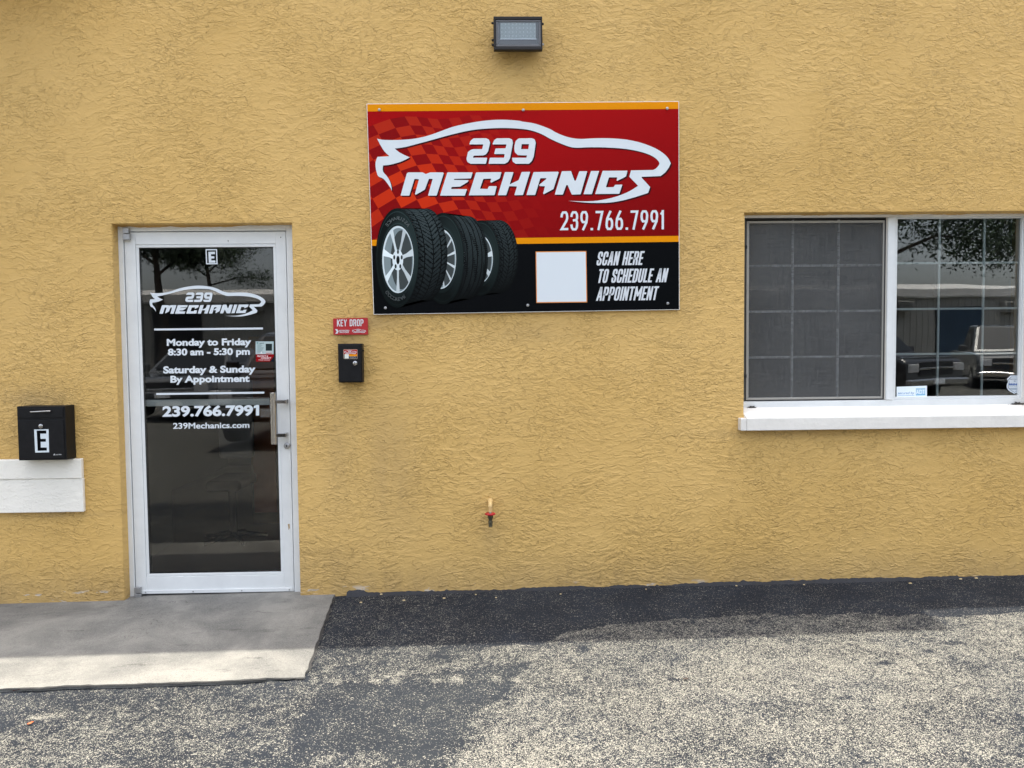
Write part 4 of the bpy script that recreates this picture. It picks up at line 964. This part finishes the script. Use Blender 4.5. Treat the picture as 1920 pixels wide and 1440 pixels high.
MB().box(ox-.0005, px_+.0005, YA+.004, YA+.0055, oz-.0005, pz+.0005).build('lens', glass_mat('lamp_lens', (.93, .95, .95)), wl)
for (sx, ys_) in ((-1, (42, 74, 83)), (1, (43.5, 82.5))):
    for py in ys_:
        xx = x0 if sx < 0 else x1; zz = Z(971, py, YA+.04)
        MB().tube([(xx, YA+.05, zz), (xx+sx*.008, YA+.05, zz), (xx+sx*.011, YA+.05, zz)], [.007, .007, .004], 10).build('side_screw', M['bronze'] if py != 82.5 else M['zinc'], wl, smooth=True)

# ================================================================ HOSE TAP
tp = empty('hose_tap', (-.12, -.03, .5), 'outdoor water tap with red handle low on the wall', 'tap')
J = lambda x, y: (880+x/18., 920+y/18.)
YT = -.055
x_, zt_ = P(*J(705, 330), YT); _, za = P(*J(705, 560), YT)
pts = [(x_, .0, zt_-.012)]+[(x_, -.055*math.sin(t), zt_-.012-.022*(1-math.cos(t))) for t in (math.radians(k) for k in (25, 45, 65, 80, 90))]+[(x_, -.055, za)]
MB().tube(pts, .0128, 14).build('supply_pipe', M['yellow_paint'], tp, smooth=True)
MB().tube([(x_, -.0005, zt_-.012), (x_, -.010, zt_-.012)], .016, 18).build('wall_collar', M['yellow_paint'], tp, bevel=.002)
_, zb2 = P(*J(700, 725), YT)
MB().tube([(x_, YT, za-.001), (x_, YT, zb2)], .0115, 6).build('pipe_nut', M['yellow_paint'], tp, bevel=.001)
_, zh1 = P(*J(700, 720), YT); _, zh0 = P(*J(700, 810), YT)
MB().tube([(x_-.001, YT-.012, zh1-.004), (x_-.001, YT-.012, zh0+.003)], .030, 20).tube([(x_-.001, YT-.012, zh0+.0029), (x_-.001, YT-.012, zh0-.003)], .014, 12).build('valve_wheel', M['red_handle'], tp, bevel=.002, smooth=True)
MB().tube([(x_-.001, YT-.012, zh1-.0038), (x_-.001, YT-.012, zh1+.001)], .007, 10).build('valve_stem', M['zinc'], tp)
z1_, z2_, z3_, z4_ = (P(*J(700, k), YT)[1] for k in (840, 990, 1120, 1210))
MB().tube([(x_, YT, zh0-.0035), (x_, YT, z1_), (x_, YT, (z1_+z2_)/2), (x_, YT, z2_), (x_, YT, z2_-.004)], [.010, .017, .016, .009, .009], 12).build('valve_body', M['brass'], tp, smooth=True)
MB().tube([(x_, YT, z2_-.0045), (x_, YT, z3_)], .0135, 6).build('hose_nut', M['brass'], tp, bevel=.001)
MB().tube([(x_, YT, z3_-.0005), (x_, YT, z4_)], .0115, 14).build('hose_thread', M['brass'], tp)

# ================================================================ SMALL THINGS ON THE GROUND
def leaf(name, px, py, L, wdt, ang, col, label):
    x, y = G(px, py); z = gz(x)+.004-(.012 if x < -1.1 else 0); me = bpy.data.meshes.new(name); v = []; f = []
    for i in range(6):
        t = i/5; w = wdt*math.sin(math.pi*(t*.9+.05)); c, s_ = math.cos(ang), math.sin(ang); u = (t-.5)*L
        for k in (-1, 0, 1): v.append((x+u*c-k*w*s_, y+u*s_+k*w*c, z+.004*abs(k)+.006*t*t))
    for i in range(5):
        for k in (0, 1): f.append((i*3+k, i*3+k+1, i*3+k+4, i*3+k+3))
    me.from_pydata(v, [], f); me.update(); o = link(name, me, mat(name+'_mat', col, .6, noise=(60, .3))); tag(o, label, 'leaf')
leaf('fallen_leaf', 57, 1354, .022, .009, .3, (.55, .13, .03), 'small orange leaf on the asphalt in front of the slab')
leaf('fallen_leaf', 1285, 1276, .026, .008, -.6, (.06, .04, .03), 'small dark brown leaf on the pale worn asphalt')
leaf('fallen_leaf', 1915, 1182, .022, .009, .2, (.03, .028, .02), 'tiny blackish leaf on sunlit asphalt below the window')
leaf('fallen_leaf', 31, 1292, .03, .006, .05, (.14, .03, .02), 'thin reddish leaf lying along the front edge of the slab')
cb = MB()
for (px, py) in [(905, 1113), (1063, 1113), (1090, 1101), (1200, 1104), (815, 1122), (745, 1126), (935, 1120), (1395, 1098), (1830, 1083), (1790, 1086), (1690, 1092), (668, 1128), (1500, 1096), (730, 1113)]:
    x, y = G(px, py); r = random.uniform(.002, .005); x += random.uniform(-.06, .06); y -= random.uniform(0, .03)
    cb.box(x-r*1.5, x+r*1.5, y-r, y+r, gz(x)+.001, gz(x)+.004+r*.3)
o_ = cb.build('paint_flakes', mat('paint_flake', (.58, .45, .24), .7)); tag(o_, 'scattered cream paint flakes on the asphalt along the wall foot', 'paint flakes', kind='stuff')

# ================================================================ ACROSS THE YARD (seen in the glass)
M['siding'] = mat('pale_metal_siding', (.34, .33, .30), .6, noise=(.6, .12)); M['roofwhite'] = mat('white_roof_edge', (.62, .60, .56), .5)
M['blue_door'] = mat('blue_roller_door', (.024, .052, .09), .5); M['dark'] = mat('dark_trim', (.02, .02, .022), .6)
M['car_black'] = mat('black_car_paint', (.012, .012, .014), .25, coat=1.); M['car_grey'] = mat('grey_car_paint', (.06, .065, .07), .3, 0, coat=1.)
M['car_red'] = mat('maroon_car_paint', (.09, .015, .012), .3, coat=1.); M['tyre'] = mat('tyre_rubber', (.02, .02, .02), .85); M['chrome'] = mat('chrome', (.6, .6, .6), .2, 1)
M['car_glass'] = mat('car_window', (.012, .015, .018), .05, spec=.3); M['lampglass'] = mat('headlight_glass', (.5, .5, .5), .15)
YO = -45.
def opp(px, py): x, z = P(px, py, -YO); return x, z
ob = empty('warehouse', (0, YO, 0), 'long pale metal warehouse across the yard', 'building')
ztop = opp(1100, 546)[1]; zeave = opp(1100, 560)[1]
xL, xR = -42, 38
s_ = MB(); k = 0; x_ = xL
while x_ < xR:                           # ribbed siding
    s_.v += [(x_, YO, 0), (x_, YO, zeave-.05), (x_+.25, YO, 0), (x_+.25, YO, zeave-.05), (x_+.29, YO+.05, 0), (x_+.29, YO+.05, zeave-.05), (x_+.36, YO+.05, 0), (x_+.36, YO+.05, zeave-.05), (x_+.40, YO, 0), (x_+.40, YO, zeave-.05)]
    for i in range(4): s_.f.append((k+i*2, k+i*2+2, k+i*2+3, k+i*2+1))
    k += 10; x_ += .40
s_.box(xL, xR, YO-14, YO-.02, -.2, zeave-.06); s_.build('siding_wall', M['siding'], ob)
MB().box(xL-.3, xR+.3, YO-.2, YO+.35, zeave, ztop).build('roof_fascia', M['roofwhite'], ob)
s_ = MB(); s_.prism([(YO+.3, ztop+.001), (YO-14, ztop+1.4), (YO-14, ztop+1.3), (YO+.3, ztop-.1)], xL-.3, xR+.3, 'x'); s_.build('roof', M['roofwhite'], ob)
for px in (1801, 1415, 700, 330):
    xc_ = opp(px, 600)[0]; zt_ = opp(px, 560)[1]*.86
    rd_ = MB()
    for i in range(14): rd_.box(xc_-1.4, xc_+1.4, YO+.055+(i % 2)*.012, YO+.10, .03+i*(zt_-.03)/14, .03+(i+1)*(zt_-.03)/14-.004)
    rd_.build('roller_door', M['blue_door'] if px > 1000 else M['dark'], ob)
    MB().box(xc_-1.52, xc_-1.405, YO+.02, YO+.13, .03, zt_+.1).box(xc_+1.405, xc_+1.52, YO+.02, YO+.13, .03, zt_+.1).box(xc_-1.404, xc_+1.404, YO+.02, YO+.12, zt_+.001, zt_+.1).build('door_trim', M['dark'], ob)
for px in (1690, 1895, 480):
    xc_, zc_ = opp(px, 575); b_ = MB(); b_.box(xc_-.5, xc_+.5, YO+.06, YO+.7, zc_-.35, zc_+.35).build('air_conditioner', M['siding'], ob, bevel=.03)
    b_ = MB(); [b_.box(xc_-.4, xc_+.4, YO+.701, YO+.72, zc_-.28+i*.1, zc_-.24+i*.1) for i in range(6)]; b_.build('vent_grille', M['dark'], ob)

def vehicle(name, label, cx_, yf, body, pickup=True, facing=1, W_=1.95, L=5.4, Hh=1.12, Hr=1.88, cat='truck'):
    """front at y = yf pointing towards the building when facing = 1"""
    e_ = empty(name, (cx_, yf, 0), label, cat)
    y = lambda d: yf-facing*d; hw = W_/2; z0 = .38
    prof = [(0.02, z0), (0, .62), (.04, Hh-.12), (.18, Hh-.02), (1.35, Hh+.04), (L-.1 if not pickup else L-.05, Hh+.06), (L, Hh-.1), (L, z0)]
    s = MB(); s.prism([(y(a_), b_) for a_, b_ in prof], cx_-hw, cx_+hw, 'x'); s.build('body', body, e_, bevel=.09, seg=4)
    c1, c2 = (3.35 if pickup else L-.5), 0
    base = [(1.25, Hh+.03), (1.95, Hr-.04), (2.25, Hr), (c1-.35, Hr), (c1, Hh+.05)]
    s = MB(); n = len(base)
    for sx in (-1, 1):
        for (a_, b_) in base: s.v.append((cx_+sx*(hw-.06-.20*(b_-Hh)/(Hr-Hh)), y(a_), b_))
    s.f += [tuple(range(n)), tuple(range(2*n-1, n-1, -1))]+[(i, (i+1) % n, n+(i+1) % n, n+i) for i in range(n)]
    s.build('cabin', body, e_, bevel=.04, seg=3)
    # windscreen and side glass, slightly proud of the cabin
    def gp(a_, f_, off): return (cx_+f_*(hw-.06-.20*(a_[1]-Hh)/(Hr-Hh)), y(a_[0]-off), a_[1]+off*.6)
    wa, wb = (1.36, Hh+.11), (1.90, Hr-.09)
    s = MB(); s.v = [gp(wa, -.88, .03), gp(wa, .88, .03), gp(wb, .86, .03), gp(wb, -.86, .03)]; s.f = [(0, 1, 2, 3)]; s.build('windscreen', M['car_glass'], e_)
    for sx in (-1, 1):
        s = MB(); pts = [(1.62, Hh+.12), (2.10, Hr-.10), (c1-.45, Hr-.10), (c1-.18, Hh+.12)]
        s.v = [(cx_+sx*(hw-.06-.20*(b_-Hh)/(Hr-Hh)+.012), y(a_), b_) for a_, b_ in pts]; s.f = [(0, 1, 2, 3)]; s.build('side_window', M['car_glass'], e_)
        s = MB(); s.box(cx_+sx*(hw+.12)-.10, cx_+sx*(hw+.12)+.10, y(1.62)-.05, y(1.62)+.05, Hh+.06, Hh+.24); s.build('wing_mirror', body, e_, bevel=.03)
        s = MB(); s.box(cx_+sx*(hw-.22)-.16, cx_+sx*(hw-.22)+.16, y(0)-.03, y(0)+.035, Hh-.36, Hh-.16); s.build('headlight', M['lampglass'], e_, bevel=.02)
        for d in (.95, L-1.1):
            s = MB(); xx = cx_+sx*(hw-.13); s.tube([(xx-.13, y(d), .38), (xx+.13, y(d), .38)], .38, 24); w = s.build('wheel', M['tyre'], e_, bevel=.03)
            s = MB(); s.tube([(xx+sx*.131-.01, y(d), .38), (xx+sx*.131+.01, y(d), .38)], .22, 20); s.build('wheel_rim', M['chrome'], e_)
    s = MB(); s.box(cx_-hw+.42, cx_+hw-.42, y(0)-.02, y(0)+.03, Hh-.46, Hh-.12); s.build('grille', M['dark'], e_, bevel=.02)
    s = MB(); s.box(cx_-hw+.40, cx_+hw-.40, y(0)-.01, y(0)+.05, Hh-.31, Hh-.26); s.build('grille_bar', M['chrome'], e_, bevel=.01)
    s = MB(); s.box(cx_-hw+.02, cx_+hw-.02, y(0)-.10, y(0)+.12, .44, .60); s.build('bumper', M['chrome'] if pickup else body, e_, bevel=.04, seg=3)
    s = MB(); s.box(cx_-.15, cx_+.15, y(0)+.121, y(0)+.13, .47, .58); s.build('number_plate', M['vinyl'], e_)
    return e_
xv = lambda px, yv: P(px, 700, yv)[0]
vehicle('pickup_truck', 'black pickup truck parked facing the window', xv(1765, 13.5), -13.5, M['car_black']).rotation_euler.z = math.radians(-22)
vehicle('pickup_truck', 'grey pickup truck parked beside the black one', xv(1915, 16.5), -16.5, M['car_grey'], Hr=1.95).rotation_euler.z = math.radians(24)
vehicle('parked_car', 'dark sport utility car parked facing the glass door', xv(505, 6.6), -6.6, M['car_black'], False, L=4.7, Hr=1.72, Hh=1.02, cat='car')
vehicle('parked_car', 'dark saloon car parked left of the door view', xv(300, 11.5), -11.5, M['car_grey'], False, L=4.6, Hr=1.48, Hh=.92, cat='car')
vehicle('parked_car', 'maroon car parked behind the dark utility car', xv(690, 15), -15, M['car_red'], False, L=4.7, Hr=1.5, Hh=.92, cat='car')

leafm = mat('tree_leaves', (.035, .062, .026), .7, noise=(.8, .35)); bark = mat('tree_bark', (.07, .055, .04), .9, noise=(6, .3))
def tree(x, y, H, R, n, seed, label, low=.5):
    n = int(n*3.2)
    rs = np.random.RandomState(seed); e_ = empty('broadleaf_tree', (x, y, 0), label, 'tree', 'trees across the yard')
    s = MB(); s.tube([(x, y, -.1), (x+.2, y, H*.3), (x-.1, y+.1, H*.6), (x, y, H*.9)], [.26, .2, .13, .04], 8); tips = []
    for i in range(16):
        z = H*(low+.6*i/16); a_ = i*2.4+rs.uniform(-.4, .4); r = R*(1-.45*i/16)*rs.uniform(.65, 1.1)
        p0 = Vector((x, y, z)); p2 = Vector((x+math.cos(a_)*r, y+math.sin(a_)*r, z+rs.uniform(.3, 1.6))); p1 = (p0+p2)/2+Vector((0, 0, .4))
        s.tube([p0, p1, p2], [.08, .05, .015], 5); tips += [p1, (p1+p2)/2, p2]
    s.build('trunk', bark, e_, smooth=True)
    cl = np.array([list(t) for t in tips]); c = cl[rs.randint(len(cl), size=n)]+rs.normal(0, 1, (n, 3))*np.array([.55, .55, .32])*R/3.2
    ax_ = rs.normal(0, 1, (n, 3)); ax_ /= np.linalg.norm(ax_, axis=1)[:, None]; bx2 = np.cross(ax_, rs.normal(0, 1, (n, 3))); bx2 /= np.linalg.norm(bx2, axis=1)[:, None]
    L = rs.uniform(.06, .13, (n, 1)); v = np.stack([c-ax_*L, c+bx2*L*.35, c+ax_*L, c-bx2*L*.35], 1).reshape(-1, 3)
    me = bpy.data.meshes.new('crown'); me.from_pydata(v.tolist(), [], np.arange(4*n).reshape(-1, 4).tolist()); me.update(); link('crown', me, leafm, e_)
TREES = [(xv(300, 30), -30, 9.5, 3.0, 9000, 'pine like tree with open crown left of the door view'), (xv(395, 62), -62, 14, 4.5, 8000, 'tall rounded tree behind the warehouse'),
         (xv(535, 24), -24, 10.5, 3.6, 9000, 'wide tree leaning over the warehouse roof right of the door view'), (xv(225, 40), -40, 12, 3.5, 8000, 'tree at the far left of the yard'),
         (xv(1668, 22), -22, 9.0, 4.2, 5000, 'feathery tree hanging over the yard before the blue roller door'), (xv(1935, 26), -26, 9, 5.0, 9000, 'dense dark tree behind the grey truck'),
         (xv(1560, 60), -62, 13, 5, 8000, 'tree behind the warehouse roof'), (xv(1300, 35), -35, 10, 3.5, 7000, 'tree in the middle of the yard'), (xv(900, 62), -64, 13, 5, 7000, 'far rounded tree behind the middle of the warehouse')]
for i, (x, y, H_, R_, n, lab) in enumerate(TREES): tree(x, y, H_, R_, n, 11+i, lab)
